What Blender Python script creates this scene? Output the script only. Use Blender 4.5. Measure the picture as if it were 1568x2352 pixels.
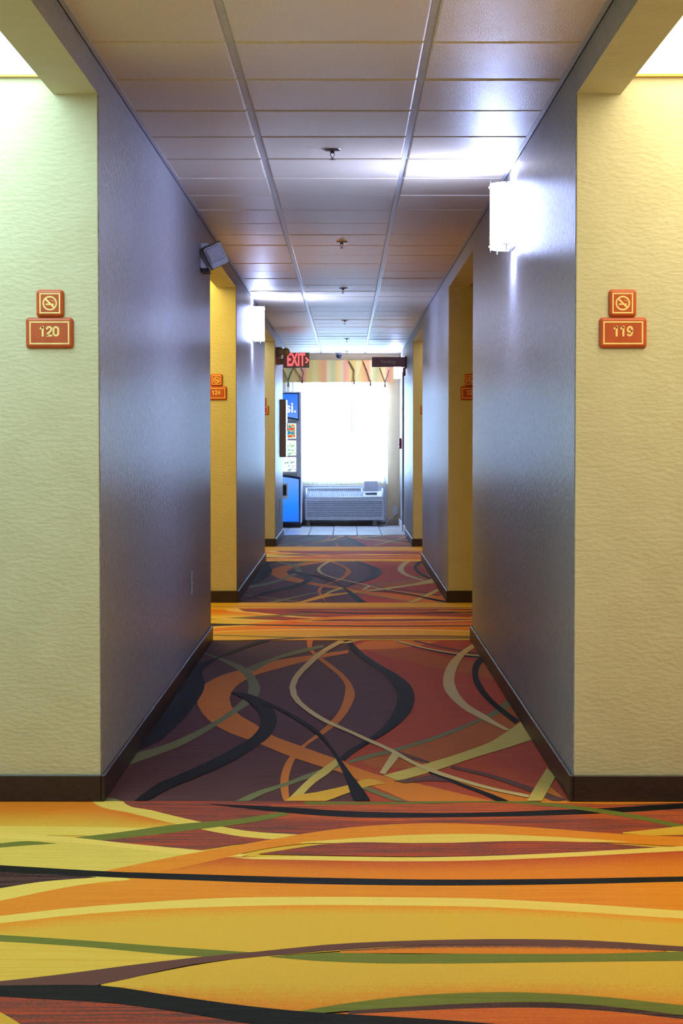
import bpy, bmesh, math, random
import numpy as np
from mathutils import Vector, Matrix, Euler

random.seed(7)
S = bpy.context.scene
C = S.collection
for o in list(bpy.data.objects):
    bpy.data.objects.remove(o)

# ------------------------------------------------------------------ camera
F_PX, PITCH, YAW, CX, CZ = 4405.0, 0.0367, 0.0028, 0.0317, 1.1762
cd = bpy.data.cameras.new('camera')
cd.sensor_fit = 'VERTICAL'
cd.sensor_height = 36.0
cd.lens = F_PX / 2352.0 * 36.0
cd.clip_end = 200
cam = bpy.data.objects.new('camera', cd)
C.objects.link(cam)
cam.location = (CX, 0, CZ)
cam.rotation_euler = (math.pi / 2 - PITCH, 0, YAW)
S.camera = cam

# ------------------------------------------------------------------ world (overcast daylight outside the window)
W = bpy.data.worlds.new('sky')
S.world = W
W.use_nodes = True
_bg = W.node_tree.nodes['Background']
_bg.inputs[0].default_value = (0.46, 0.68, 1.0, 1)
_bg.inputs[1].default_value = 34.0

# ------------------------------------------------------------------ light levels (the lamps themselves stand in their builders)
SCONCE = 150.0
SCONCE_COL = (0.47, 0.57, 1.0)
PANEL_L1, PANEL_R1 = (6.6, (0.58, 0.92, 1.0)), (5.2, (1.0, 0.90, 0.60))
PANEL_L2, PANEL_R2 = (6.1, (1.0, 0.76, 0.17)), (0.0, (1, 0.8, 0.5))
PANEL_L3, PANEL_R3 = (3.6, (1.0, 0.92, 0.55)), (2.0, (1.0, 0.80, 0.40))
S.view_settings.view_transform = 'Standard'
S.view_settings.look = 'None'
S.view_settings.gamma = 1
S.view_settings.use_curve_mapping = False
S.view_settings.exposure = 0.2
S.cycles.max_bounces = 7
S.cycles.diffuse_bounces = 3
S.cycles.glossy_bounces = 2
S.cycles.transmission_bounces = 3
S.cycles.transparent_max_bounces = 5
S.cycles.caustics_reflective = False
S.cycles.caustics_refractive = False

# ------------------------------------------------------------------ dimensions
H, HW = 2.40, 0.771
D1, D2, D3, D4, D5 = 6.234, 11.30, 13.98, 18.79, 21.47
DC, DB = 24.03, 26.95          # end of carpet, back wall
D0 = 3.58
ALC = 1.67                     # side wall of the door recesses
HDR = 2.297                    # underside of the headers
HDT = 0.145


def unproj(px, py, Z=0.0):
    a = (px - 784) / F_PX
    b = -(py - 1176) / F_PX
    yr = math.cos(PITCH) + b * math.sin(PITCH)
    z = -math.sin(PITCH) + b * math.cos(PITCH)
    X = a * math.cos(YAW) - yr * math.sin(YAW)
    Y = a * math.sin(YAW) + yr * math.cos(YAW)
    t = (Z - CZ) / z
    return CX + X * t, Y * t


def at(px, py, Y):
    """point of the plane at depth Y that the photograph shows at (px, py)"""
    a = (px - 784) / F_PX
    b = -(py - 1176) / F_PX
    yr = math.cos(PITCH) + b * math.sin(PITCH)
    z = -math.sin(PITCH) + b * math.cos(PITCH)
    X = a * math.cos(YAW) - yr * math.sin(YAW)
    Yd = a * math.sin(YAW) + yr * math.cos(YAW)
    t = Y / Yd
    return Vector((CX + X * t, Y, CZ + z * t))


# ------------------------------------------------------------------ materials
def lin(c):
    out = []
    for v in c:
        v = v / 255.0
        out.append(v / 12.92 if v <= 0.04045 else ((v + 0.055) / 1.055) ** 2.4)
    return tuple(out) + (1.0,)


MATS = {}


def new_mat(name):
    m = bpy.data.materials.new(name)
    m.use_nodes = True
    nt = m.node_tree
    return m, nt, nt.nodes['Principled BSDF'], nt.nodes, nt.links


def setin(b, name, v):
    if name in b.inputs:
        b.inputs[name].default_value = v


def mat(name, rgb, rough=0.5, metal=0.0, rgb2=None, nscale=30.0, stretch=(1, 1, 1), bump=0.0, bscale=200.0,
        bstretch=(1, 1, 1), bdist=0.002, spec=0.5, emit=None, estr=0.0, trans=0.0, contrast=(0.35, 0.65)):
    if name in MATS:
        return MATS[name]
    m, nt, b, N, L = new_mat(name)
    b.inputs['Roughness'].default_value = rough
    b.inputs['Metallic'].default_value = metal
    setin(b, 'Specular IOR Level', spec)
    tc = N.new('ShaderNodeNewGeometry')
    if rgb2 is None:
        rgb2 = tuple(max(0, v * 0.94) for v in rgb)
    mp = N.new('ShaderNodeMapping')
    mp.inputs['Scale'].default_value = stretch
    L.new(tc.outputs['Position'], mp.inputs['Vector'])
    nz = N.new('ShaderNodeTexNoise')
    nz.inputs['Scale'].default_value = nscale
    nz.inputs['Detail'].default_value = 3
    L.new(mp.outputs[0], nz.inputs['Vector'])
    rp = N.new('ShaderNodeValToRGB')
    rp.color_ramp.elements[0].position = contrast[0]
    rp.color_ramp.elements[1].position = contrast[1]
    rp.color_ramp.elements[0].color = lin(rgb)
    rp.color_ramp.elements[1].color = lin(rgb2)
    L.new(nz.outputs['Fac'], rp.inputs['Fac'])
    L.new(rp.outputs['Color'], b.inputs['Base Color'])
    if bump > 0:
        mb = N.new('ShaderNodeMapping')
        mb.inputs['Scale'].default_value = bstretch
        L.new(tc.outputs['Position'], mb.inputs['Vector'])
        n2 = N.new('ShaderNodeTexNoise')
        n2.inputs['Scale'].default_value = bscale
        n2.inputs['Detail'].default_value = 1
        L.new(mb.outputs[0], n2.inputs['Vector'])
        bp = N.new('ShaderNodeBump')
        bp.inputs['Strength'].default_value = bump
        bp.inputs['Distance'].default_value = bdist
        L.new(n2.outputs['Fac'], bp.inputs['Height'])
        L.new(bp.outputs[0], b.inputs['Normal'])
    if emit is not None:
        b.inputs['Emission Color'].default_value = tuple(emit) + (1,)
        b.inputs['Emission Strength'].default_value = estr
    if trans:
        setin(b, 'Transmission Weight', trans)
    MATS[name] = m
    return m


def glow(name, rgb, strength):
    """surface of a lamp or a backlit panel"""
    if name in MATS:
        return MATS[name]
    m, nt, b, N, L = new_mat(name)
    b.inputs['Base Color'].default_value = (0.8, 0.8, 0.8, 1)
    b.inputs['Roughness'].default_value = 0.4
    b.inputs['Emission Color'].default_value = tuple(rgb) + (1,)
    b.inputs['Emission Strength'].default_value = strength
    MATS[name] = m
    return m


def carpet(cA, cB=None, mode='noise', lo=0.35, hi=0.65, k=0.25):
    """woven carpet yarn; cA/cB are the two yarn colours that are mixed in transverse streaks ('noise'),
    or from one edge of a band to the other ('grad')"""
    key = ('carpet', cA, cB, mode, lo, hi, k)
    if key in MATS:
        return MATS[key]
    if cB is None:
        cB = tuple(v * 0.86 for v in cA)
    m, nt, b, N, L = new_mat('carpet_yarn')
    b.inputs['Roughness'].default_value = 0.72
    setin(b, 'Specular IOR Level', 0.07)
    g = N.new('ShaderNodeNewGeometry')
    mp = N.new('ShaderNodeMapping')
    mp.inputs['Scale'].default_value = (1.2, 30, 1)
    L.new(g.outputs['Position'], mp.inputs['Vector'])
    n1 = N.new('ShaderNodeTexNoise')
    n1.inputs['Scale'].default_value = 2.2
    n1.inputs['Detail'].default_value = 3
    n1.inputs['Roughness'].default_value = 0.7
    L.new(mp.outputs[0], n1.inputs['Vector'])
    n2 = N.new('ShaderNodeTexNoise')
    n2.inputs['Scale'].default_value = 160
    n2.inputs['Detail'].default_value = 1
    L.new(g.outputs['Position'], n2.inputs['Vector'])
    if mode == 'grad':
        uv = N.new('ShaderNodeUVMap')
        sp = N.new('ShaderNodeSeparateXYZ')
        L.new(uv.outputs[0], sp.inputs[0])
        ad = N.new('ShaderNodeMath')
        ad.operation = 'MULTIPLY_ADD'
        L.new(n2.outputs['Fac'], ad.inputs[0])
        ad.inputs[1].default_value = k
        L.new(sp.outputs['Y'], ad.inputs[2])
        ad2 = N.new('ShaderNodeMath')
        ad2.operation = 'MULTIPLY_ADD'
        L.new(n1.outputs['Fac'], ad2.inputs[0])
        ad2.inputs[1].default_value = k
        L.new(ad.outputs[0], ad2.inputs[2])
        fac = ad2.outputs[0]
        lo2, hi2 = lo + k, hi + k
    else:
        ad = N.new('ShaderNodeMath')
        ad.operation = 'MULTIPLY_ADD'
        L.new(n2.outputs['Fac'], ad.inputs[0])
        ad.inputs[1].default_value = k
        L.new(n1.outputs['Fac'], ad.inputs[2])
        fac = ad.outputs[0]
        lo2, hi2 = lo + k * 0.5, hi + k * 0.5
    rp = N.new('ShaderNodeValToRGB')
    rp.color_ramp.elements[0].position = max(0, min(1, lo2 / 2))
    rp.color_ramp.elements[1].position = max(0, min(1, hi2 / 2))
    rp.color_ramp.elements[0].color = lin(cA)
    rp.color_ramp.elements[1].color = lin(cB)
    hf = N.new('ShaderNodeMath')
    hf.operation = 'MULTIPLY'
    hf.inputs[1].default_value = 0.5
    L.new(fac, hf.inputs[0])
    L.new(hf.outputs[0], rp.inputs['Fac'])
    # fine tuft grain
    n3 = N.new('ShaderNodeTexNoise')
    n3.inputs['Scale'].default_value = 420
    n3.inputs['Detail'].default_value = 1
    L.new(g.outputs['Position'], n3.inputs['Vector'])
    mr = N.new('ShaderNodeMapRange')
    mr.inputs['To Min'].default_value = 0.72
    mr.inputs['To Max'].default_value = 1.28
    L.new(n3.outputs['Fac'], mr.inputs['Value'])
    mx = N.new('ShaderNodeMix')
    mx.data_type = 'RGBA'
    mx.blend_type = 'MULTIPLY'
    mx.inputs['Factor'].default_value = 1.0
    L.new(rp.outputs['Color'], mx.inputs[6])
    L.new(mr.outputs[0], mx.inputs[7])
    L.new(mx.outputs[2], b.inputs['Base Color'])
    bp = N.new('ShaderNodeBump')
    bp.inputs['Strength'].default_value = 0.35
    bp.inputs['Distance'].default_value = 0.003
    L.new(n3.outputs['Fac'], bp.inputs['Height'])
    L.new(bp.outputs[0], b.inputs['Normal'])
    MATS[key] = m
    return m


# ------------------------------------------------------------------ mesh helpers
def link(o, parent=None):
    C.objects.link(o)
    if parent is not None:
        o.parent = parent
    return o


def tag(o, label, cat=None, group=None, kind=None):
    o['label'] = label
    if cat:
        o['category'] = cat
    if group:
        o['group'] = group
    if kind:
        o['kind'] = kind
    return o


def thing(name, label, cat, loc=(0, 0, 0), rz=0.0, group=None):
    o = bpy.data.objects.new(name, None)
    o.empty_display_size = 0.05
    C.objects.link(o)
    o.location = loc
    o.rotation_euler = (0, 0, rz)
    return tag(o, label, cat, group)


class MB:
    """collects geometry of ONE part"""

    def __init__(self):
        self.bm = bmesh.new()
        self.mats = []

    def mi(self, m):
        if m not in self.mats:
            self.mats.append(m)
        return self.mats.index(m)

    def box(self, x0, x1, y0, y1, z0, z1, m=None, bev=0.0, seg=2, matf=None, M=None):
        bm = bmesh.new()
        v = [bm.verts.new(p) for p in ((x0, y0, z0), (x1, y0, z0), (x1, y1, z0), (x0, y1, z0),
                                       (x0, y0, z1), (x1, y0, z1), (x1, y1, z1), (x0, y1, z1))]
        for f in ((0, 3, 2, 1), (4, 5, 6, 7), (0, 1, 5, 4), (1, 2, 6, 5), (2, 3, 7, 6), (3, 0, 4, 7)):
            bm.faces.new([v[i] for i in f])
        if bev > 0:
            bmesh.ops.bevel(bm, geom=bm.edges[:], offset=bev, segments=seg, profile=0.5, affect='EDGES')
        bm.normal_update()
        for f in bm.faces:
            mm = matf(f.normal) if matf else m
            f.material_index = self.mi(mm)
        if M is not None:
            bmesh.ops.transform(bm, matrix=M, verts=bm.verts[:])
        self.merge(bm)
        return self

    def merge(self, bm):
        off = {}
        for v in bm.verts:
            off[v] = self.bm.verts.new(v.co)
        for f in bm.faces:
            try:
                nf = self.bm.faces.new([off[v] for v in f.verts])
                nf.material_index = f.material_index
                nf.smooth = f.smooth
            except ValueError:
                pass
        bm.free()

    def poly(self, pts, m, thick=None):
        """flat polygon, optionally extruded by the vector thick"""
        i = self.mi(m)
        a = [self.bm.verts.new(p) for p in pts]
        f = self.bm.faces.new(a)
        f.material_index = i
        if thick is not None:
            b = [self.bm.verts.new(Vector(p) + Vector(thick)) for p in pts]
            f2 = self.bm.faces.new(b[::-1])
            f2.material_index = i
            n = len(a)
            for k in range(n):
                q = self.bm.faces.new((a[k], b[k], b[(k + 1) % n], a[(k + 1) % n]))
                q.material_index = i
        return self

    def lathe(self, prof, m, n=20, M=None, smooth=True):
        i = self.mi(m)
        rings = []
        for r, z in prof:
            ring = []
            for k in range(n):
                a = 2 * math.pi * k / n
                p = Vector((r * math.cos(a), r * math.sin(a), z))
                if M is not None:
                    p = M @ p
                ring.append(self.bm.verts.new(p))
            rings.append(ring)
        for a, b in zip(rings, rings[1:]):
            for k in range(n):
                f = self.bm.faces.new((a[k], a[(k + 1) % n], b[(k + 1) % n], b[k]))
                f.material_index = i
                f.smooth = smooth
        for ring, rev in ((rings[0], True), (rings[-1], False)):
            f = self.bm.faces.new(ring[::-1] if rev else ring)
            f.material_index = i
        return self

    def tube(self, pts, r, m, n=8):
        i = self.mi(m)
        pts = [Vector(p) for p in pts]
        rings = []
        for k, p in enumerate(pts):
            d = (pts[min(k + 1, len(pts) - 1)] - pts[max(k - 1, 0)]).normalized()
            up = Vector((0, 0, 1)) if abs(d.z) < 0.9 else Vector((1, 0, 0))
            u = d.cross(up).normalized()
            w = d.cross(u).normalized()
            rr = r[k] if isinstance(r, (list, tuple)) else r
            rings.append([self.bm.verts.new(p + (u * math.cos(2 * math.pi * j / n) + w * math.sin(2 * math.pi * j / n)) * rr)
                          for j in range(n)])
        for a, b in zip(rings, rings[1:]):
            for k in range(n):
                f = self.bm.faces.new((a[k], a[(k + 1) % n], b[(k + 1) % n], b[k]))
                f.material_index = i
                f.smooth = True
        for ring, rev in ((rings[0], True), (rings[-1], False)):
            f = self.bm.faces.new(ring[::-1] if rev else ring)
            f.material_index = i
        return self

    def build(self, name, parent=None, loc=None):
        bmesh.ops.recalc_face_normals(self.bm, faces=self.bm.faces[:])
        me = bpy.data.meshes.new(name)
        self.bm.to_mesh(me)
        self.bm.free()
        for m in self.mats:
            me.materials.append(m)
        o = bpy.data.objects.new(name, me)
        link(o, parent)
        if loc is not None:
            o.location = loc
        return o


def struct(o, label, cat):
    return tag(o, label, cat, kind='structure')


def rrect(w, h, r, n=5):
    """outline of a rounded rectangle in x/z, centred"""
    pts = []
    for cx, cz, a0 in ((w / 2 - r, h / 2 - r, 0), (-w / 2 + r, h / 2 - r, 90), (-w / 2 + r, -h / 2 + r, 180), (w / 2 - r, -h / 2 + r, 270)):
        for k in range(n + 1):
            a = math.radians(a0 + 90 * k / n)
            pts.append((cx + r * math.cos(a), cz + r * math.sin(a)))
    return pts


def text_mesh(body, size, extrude=0.001, offset=0.0, m=None, name='lettering', parent=None, loc=(0, 0, 0), align='CENTER', sx=1.0):
    cu = bpy.data.curves.new('t', 'FONT')
    cu.body = body
    cu.size = size
    cu.extrude = extrude
    cu.offset = offset
    cu.align_x = align
    cu.align_y = 'CENTER'
    cu.resolution_u = 6
    ob = bpy.data.objects.new('t', cu)
    C.objects.link(ob)
    bpy.context.view_layer.update()
    dg = bpy.context.evaluated_depsgraph_get()
    me = bpy.data.meshes.new_from_object(ob.evaluated_get(dg))
    bpy.data.objects.remove(ob)
    bpy.data.curves.remove(cu)
    me.transform(Matrix.Rotation(math.pi / 2, 4, 'X') @ Matrix.Diagonal((sx, 1, 1, 1)))
    me.name = name
    me.materials.clear()
    me.materials.append(m)
    o = bpy.data.objects.new(name, me)
    link(o, parent)
    o.location = loc
    return o


# ------------------------------------------------------------------ wall / ceiling materials
GREY = mat('grey_vinyl_wallcovering', (164, 162, 168), rough=0.36, rgb2=(134, 132, 138), nscale=150, stretch=(1, 1, 0.35),
           bump=1.0, bscale=150, bstretch=(1, 1, 0.28), bdist=0.006, spec=0.22)
CREAM = mat('cream_textured_paint', (204, 196, 166), rough=0.75, rgb2=(200, 191, 160), nscale=8, bump=0.35, bscale=60,
            bstretch=(0.6, 1, 1.4), bdist=0.006, spec=0.3)
BACKW = mat('back_wall_paint', (226, 200, 160), rough=0.8, rgb2=(220, 194, 152), nscale=10, bump=0.2, bscale=90)
TILEM = mat('ceiling_tile', (242, 225, 200), rough=0.42, rgb2=(226, 206, 178), nscale=220, bump=0.55, bscale=260, bdist=0.003, spec=0.38)
TEE = mat('ceiling_grid_metal', (205, 203, 206), rough=0.4, spec=0.5)
WHITE = mat('white_plastic', (225, 225, 222), rough=0.4)
DARKBASE = mat('dark_vinyl_base', (52, 38, 40), rough=0.42, rgb2=(40, 28, 30), nscale=40, stretch=(1, 1, 3), bump=0.1, bscale=120)
WHITEBASE = mat('white_base', (222, 220, 220), rough=0.5)


def wallm(n):
    return GREY if abs(n.x) > 0.6 else CREAM


# ------------------------------------------------------------------ walls
def wall_block(side, y0, y1, label, far_cream=True):
    nm = 'wall_left' if side < 0 else 'wall_right'
    xa, xb = (-ALC - 0.15, -HW) if side < 0 else (HW, ALC + 0.15)
    mb = MB()
    bm = bmesh.new()
    z0, z1 = -0.05, 2.46
    v = [bm.verts.new(p) for p in ((xa, y0, z0), (xb, y0, z0), (xb, y1, z0), (xa, y1, z0), (xa, y0, z1), (xb, y0, z1), (xb, y1, z1), (xa, y1, z1))]
    for f in ((0, 3, 2, 1), (4, 5, 6, 7), (0, 1, 5, 4), (1, 2, 6, 5), (2, 3, 7, 6), (3, 0, 4, 7)):
        bm.faces.new([v[i] for i in f])
    xin = -HW if side < 0 else HW
    ed = [e for e in bm.edges if all(abs(w.co.x - xin) < 1e-5 for w in e.verts) and abs(e.verts[0].co.z - e.verts[1].co.z) > 1]
    bmesh.ops.bevel(bm, geom=ed, offset=0.006, segments=3, profile=0.5, affect='EDGES')
    bm.normal_update()
    for f in bm.faces:
        f.material_index = mb.mi(wallm(f.normal))
    mb.merge(bm)
    o = mb.build(nm)
    struct(o, label, 'wall')
    return o


def header(side, y0, y1, parent):
    x0, x1 = (-HW - HDT, -HW) if side < 0 else (HW, HW + HDT)
    mb = MB()
    mb.box(x0, x1, y0 - 0.01, y1 + 0.01, HDR, 2.46, matf=lambda n: GREY if n.x * side < -0.6 else CREAM)
    return mb.build('header', parent)


W_L = [wall_block(-1, -6, D0, 'grey corridor wall on the left beside the camera'),
       wall_block(-1, D1, D2, 'long grey left wall block whose cream end carries sign 120'),
       wall_block(-1, D3, D4, 'grey left wall block with the sconce, its cream end carrying sign 124'),
       wall_block(-1, D5, DC, 'short grey left wall block under the exit sign')]
W_R = [wall_block(1, -6, D0, 'grey corridor wall on the right beside the camera'),
       wall_block(1, D1, D2, 'long grey right wall block whose cream end carries sign 119'),
       wall_block(1, D3, D4, 'grey right wall block beyond the dark recess with sign 123'),
       wall_block(1, D5, DB, 'grey right wall block under the vending sign, running to the window wall')]
for side, Ws in ((-1, W_L), (1, W_R)):
    header(side, D0, D1, Ws[0])
    header(side, D2, D3, Ws[1])
    header(side, D4, D5, Ws[2])
    nm = 'wall_left' if side < 0 else 'wall_right'
    for y0, y1, w in ((D0, D1, 'nearest'), (D2, D3, 'second'), (D4, D5, 'third')):
        mb = MB()
        xa, xb = sorted((side * ALC, side * (ALC + 0.12)))
        mb.box(xa, xb, y0, y1, -0.05, 2.46, CREAM)
        struct(mb.build(nm), 'cream side wall inside the %s %s door recess' % (w, 'left' if side < 0 else 'right'), 'wall')
# nook of the drinks machine on the left
mb = MB()
mb.box(-1.95, -1.82, DC - 0.1, DB + 0.1, -0.05, 2.46, CREAM)
struct(mb.build('wall_left'), 'cream side wall of the nook behind the drink machine', 'wall')
# back wall with window opening
WX0, WX1, WZ0, WZ1 = -0.64, 0.565, 0.66, 2.12
mb = MB()
mb.box(-1.95, WX0, DB, DB + 0.15, -0.05, 2.46, BACKW)
mb.box(WX1, 0.95, DB, DB + 0.15, -0.05, 2.46, BACKW)
mb.box(WX0, WX1, DB, DB + 0.15, -0.05, WZ0, BACKW)
mb.box(WX0, WX1, DB, DB + 0.15, WZ1, 2.46, BACKW)
wb = struct(mb.build('wall_back'), 'tan end wall around the bright window', 'wall')
mb = MB()
mb.box(-1.9, 1.9, -6.15, -6.0, -0.05, 2.46, CREAM)
struct(mb.build('wall_front'), 'cream wall closing the corridor behind the camera', 'wall')


# ------------------------------------------------------------------ baseboards
def baseboard(side, y0, y1, label, ends=(True, True), m=DARKBASE, h=0.088):
    t = 0.012
    mb = MB()
    xi = side * HW
    a, b = sorted((xi, xi - side * t))
    ya = y0 - (t if ends[0] else 0)
    yb = y1 + (t if ends[1] else 0)
    mb.box(a, b, ya, yb, 0.0, h, m, bev=0.003, seg=1)
    xa, xb = sorted((xi, side * ALC))
    if ends[0]:
        mb.box(xa, xb, y0 - t, y0, 0.0, h, m, bev=0.003, seg=1)
    if ends[1]:
        mb.box(xa, xb, y1, y1 + t, 0.0, h, m, bev=0.003, seg=1)
    return struct(mb.build('baseboard_left' if side < 0 else 'baseboard_right'), label, 'baseboard')


for side, sw, n1, n2 in ((-1, 'left', '120', '124'), (1, 'right', '119', '123')):
    baseboard(side, -6, D0, 'dark baseboard along the %s wall beside the camera' % sw, (False, True))
    baseboard(side, D1, D2, 'dark brown baseboard wrapping the %s wall block below sign %s' % (sw, n1))
    baseboard(side, D3, D4, 'dark brown baseboard wrapping the %s wall block below sign %s' % (sw, n2))
    baseboard(side, D5, DC + (0.0 if side > 0 else 0.0), 'dark baseboard on the farthest %s wall block, by the white tiles' % sw, (True, side < 0))
baseboard(1, DC, DB, 'white baseboard at the right edge of the tiled floor', (False, False), m=WHITEBASE, h=0.10)

# ------------------------------------------------------------------ ceiling
PLEN = mat('ceiling_deck', (150, 148, 145), rough=0.9)
mb = MB()
mb.box(-1.95, 1.95, 3.4, DB + 0.15, 2.43, 2.52, PLEN)
ceil = struct(mb.build('ceiling'), 'suspended ceiling of pale square tiles in a metal grid', 'ceiling')
mb = MB()
mb.box(-1.95, 1.95, -6.1, 3.4, 2.40, 2.52, TILEM)
struct(mb.build('ceiling'), 'flat ceiling over the corridor behind the camera', 'ceiling')
mb = MB()
mb.box(-1.85, -HW - 0.01, DC, DB, 2.40, 2.43, TILEM)
mb.build('nook_ceiling', ceil)
TP = 0.6096
T0 = 5.931
XT = (-0.328, 0.282)


def tile_mesh(w, l):
    bm = bmesh.new()
    x, y = w / 2, l / 2
    e, dz = 0.007, 0.008
    rings = []
    for (dx, z) in ((0, dz), (e * 0.25, 0.0025), (e, 0.0)):
        rings.append([bm.verts.new(p) for p in ((-x + dx, -y + dx, z), (x - dx, -y + dx, z), (x - dx, y - dx, z), (-x + dx, y - dx, z))])
    rings.append([])
    for a, b in zip(rings[:2], rings[1:3]):
        for k in range(4):
            bm.faces.new((a[k], a[(k + 1) % 4], b[(k + 1) % 4], b[k]))
    bm.faces.new(rings[2])
    bm.faces.new(rings[0][::-1])
    bmesh.ops.recalc_face_normals(bm, faces=bm.faces[:])
    me = bpy.data.meshes.new('tile')
    bm.to_mesh(me)
    bm.free()
    me.materials.append(TILEM)
    return me


cols = ((-HW + 0.012, XT[0] - 0.012), (XT[0] + 0.012, XT[1] - 0.012), (XT[1] + 0.012, HW - 0.012))
tmeshes = [tile_mesh(b - a, TP - 0.024) for a, b in cols]
j = -4
while T0 + j * TP < DB - 0.05:
    ya = T0 + j * TP + 0.012
    yb = min(T0 + (j + 1) * TP - 0.012, DB - 0.005)
    for (a, b), me in zip(cols, tmeshes):
        if yb - ya < TP - 0.03:
            me = tile_mesh(b - a, yb - ya)
        o = bpy.data.objects.new('tile', me)
        link(o, ceil)
        sag = 0.0016 if ya < 9 else 0.0032
        o.location = ((a + b) / 2, (ya + yb) / 2, 2.400 + random.uniform(-sag, sag) * 0.6)
        o.rotation_euler = (random.uniform(-1, 1) * sag * 1.5, random.uniform(-1, 1) * sag, 0)
    mb = MB()
    mb.box(-HW, HW, ya - 0.024, ya, 2.4075, 2.43, TEE)
    mb.build('cross_tee', ceil)
    j += 1
for x in XT:
    mb = MB()
    mb.box(x - 0.012, x + 0.012, 3.4, DB, 2.4055, 2.43, TEE)
    mb.build('main_tee', ceil)
for s in (-1, 1):
    mb = MB()
    a, b = sorted((s * HW, s * (HW - 0.020)))
    mb.box(a, b, 3.4, DB, 2.3985, 2.4015, TEE)
    a, b = sorted((s * HW, s * (HW - 0.003)))
    mb.box(a, b, 3.4, DB, 2.3985, 2.43, TEE)
    mb.build('wall_angle', ceil)

# ------------------------------------------------------------------ carpet
YEL, PALE, GOLD = (214, 168, 62), (228, 196, 104), (216, 162, 50)
ORA, ORA2 = (216, 122, 36), (224, 140, 40)
RED, RED2 = (184, 74, 42), (204, 92, 44)
PLUM, PLUM2 = (98, 64, 62), (104, 66, 58)
BLK = (14, 14, 16)
OLI = (118, 120, 52)
TAN = (206, 180, 128)
BRO = (176, 96, 44)
OBR = (190, 112, 58)


def smooth(pts, n=36):
    P = np.array(pts, float)
    if len(P) == 2:
        t = np.linspace(0, 1, n)[:, None]
        return P[0] * (1 - t) + P[1] * t
    d = np.r_[0, np.cumsum(np.sqrt((np.diff(P, axis=0) ** 2).sum(1)) + 1e-6)]
    # cubic hermite with finite-difference tangents
    T = np.gradient(P, d, axis=0)
    out = []
    for s in np.linspace(0, d[-1], n):
        i = min(np.searchsorted(d, s, side='right') - 1, len(P) - 2)
        h = d[i + 1] - d[i]
        u = (s - d[i]) / h
        out.append((2 * u**3 - 3 * u**2 + 1) * P[i] + (u**3 - 2 * u**2 + u) * h * T[i] + (-2 * u**3 + 3 * u**2) * P[i + 1] + (u**3 - u**2) * h * T[i + 1])
    return np.array(out)


def world_side(pts, n, ext):
    q = smooth(pts, n)
    w = [Vector(unproj(x, y)) for x, y in q]
    if ext[0]:
        d = (w[0] - w[2])
        if d.length > 1e-6:
            w = [w[0] + d.normalized() * 1.4 * k / 8 for k in range(8, 0, -1)] + w
    if ext[1]:
        d = (w[-1] - w[-3])
        if d.length > 1e-6:
            w = w + [w[-1] + d.normalized() * 1.4 * k / 8 for k in range(1, 9)]
    return w


def carpet_section(pattern, y0, y1, hx, shift, base, label, lim=1838):
    bm = bmesh.new()
    uvl = bm.loops.layers.uv.new('UVMap')
    mats = []

    def mi(m):
        if m not in mats:
            mats.append(m)
        return mats.index(m)
    # carpet slab
    vs = [bm.verts.new(p) for p in ((-hx, y0, 0), (hx, y0, 0), (hx, y1, 0), (-hx, y1, 0), (-hx, y0, -0.02), (hx, y0, -0.02), (hx, y1, -0.02), (-hx, y1, -0.02))]
    for f in ((0, 1, 2, 3), (7, 6, 5, 4), (0, 4, 5, 1), (1, 5, 6, 2), (2, 6, 7, 3), (3, 7, 4, 0)):
        g = bm.faces.new([vs[i] for i in f])
        g.material_index = mi(base)
    z = 0.0004
    for A, B, m in pattern:
        ext = (A[0][1] > lim and B[0][1] > lim, A[-1][1] > lim and B[-1][1] > lim) if lim else (False, False)
        n = 40
        a = world_side(A, n, ext)
        b = world_side(B, n, ext)
        k = min(len(a), len(b))
        a, b = a[:k], b[:k]
        va, vb = [], []
        for p, q in zip(a, b):
            pts = []
            for w in (p, q):
                X = max(-hx, min(hx, w[0]))
                Y = max(y0, min(y1, w[1] + shift))
                pts.append((X, Y, z))
            va.append(bm.verts.new(pts[0]))
            vb.append(bm.verts.new(pts[1]))
        ii = mi(m)
        for t in range(k - 1):
            quad = (va[t], va[t + 1], vb[t + 1], vb[t])
            if abs((quad[0].co - quad[2].co).cross(quad[1].co - quad[3].co).z) < 1e-9:
                continue
            f = bm.faces.new(quad)
            f.material_index = ii
            for lp, vv in zip(f.loops, (0, 0, 1, 1)):
                lp[uvl].uv = (t / k, vv)
            f.normal_update()
            if f.normal.z < 0:
                f.normal_flip()
        z += 0.00008
    me = bpy.data.meshes.new('floor')
    bm.to_mesh(me)
    bm.free()
    for m in mats:
        me.materials.append(m)
    o = bpy.data.objects.new('floor', me)
    link(o)
    return struct(o, label, 'carpet')


# --- cross stripes in front of the door recesses (v measured down from 1820)
def V(*pts):
    pts = [(x, 1820 + v) for x, v in pts]
    if pts[0][0] == 0:
        s = (pts[1][1] - pts[0][1]) / max(1, pts[1][0] - pts[0][0])
        pts = [(-700, pts[0][1] - s * 300)] + pts
    if pts[-1][0] == 1568:
        s = (pts[-1][1] - pts[-2][1]) / max(1, pts[-1][0] - pts[-2][0])
        pts = pts + [(2270, pts[-1][1] + s * 300)]
    return pts


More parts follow.
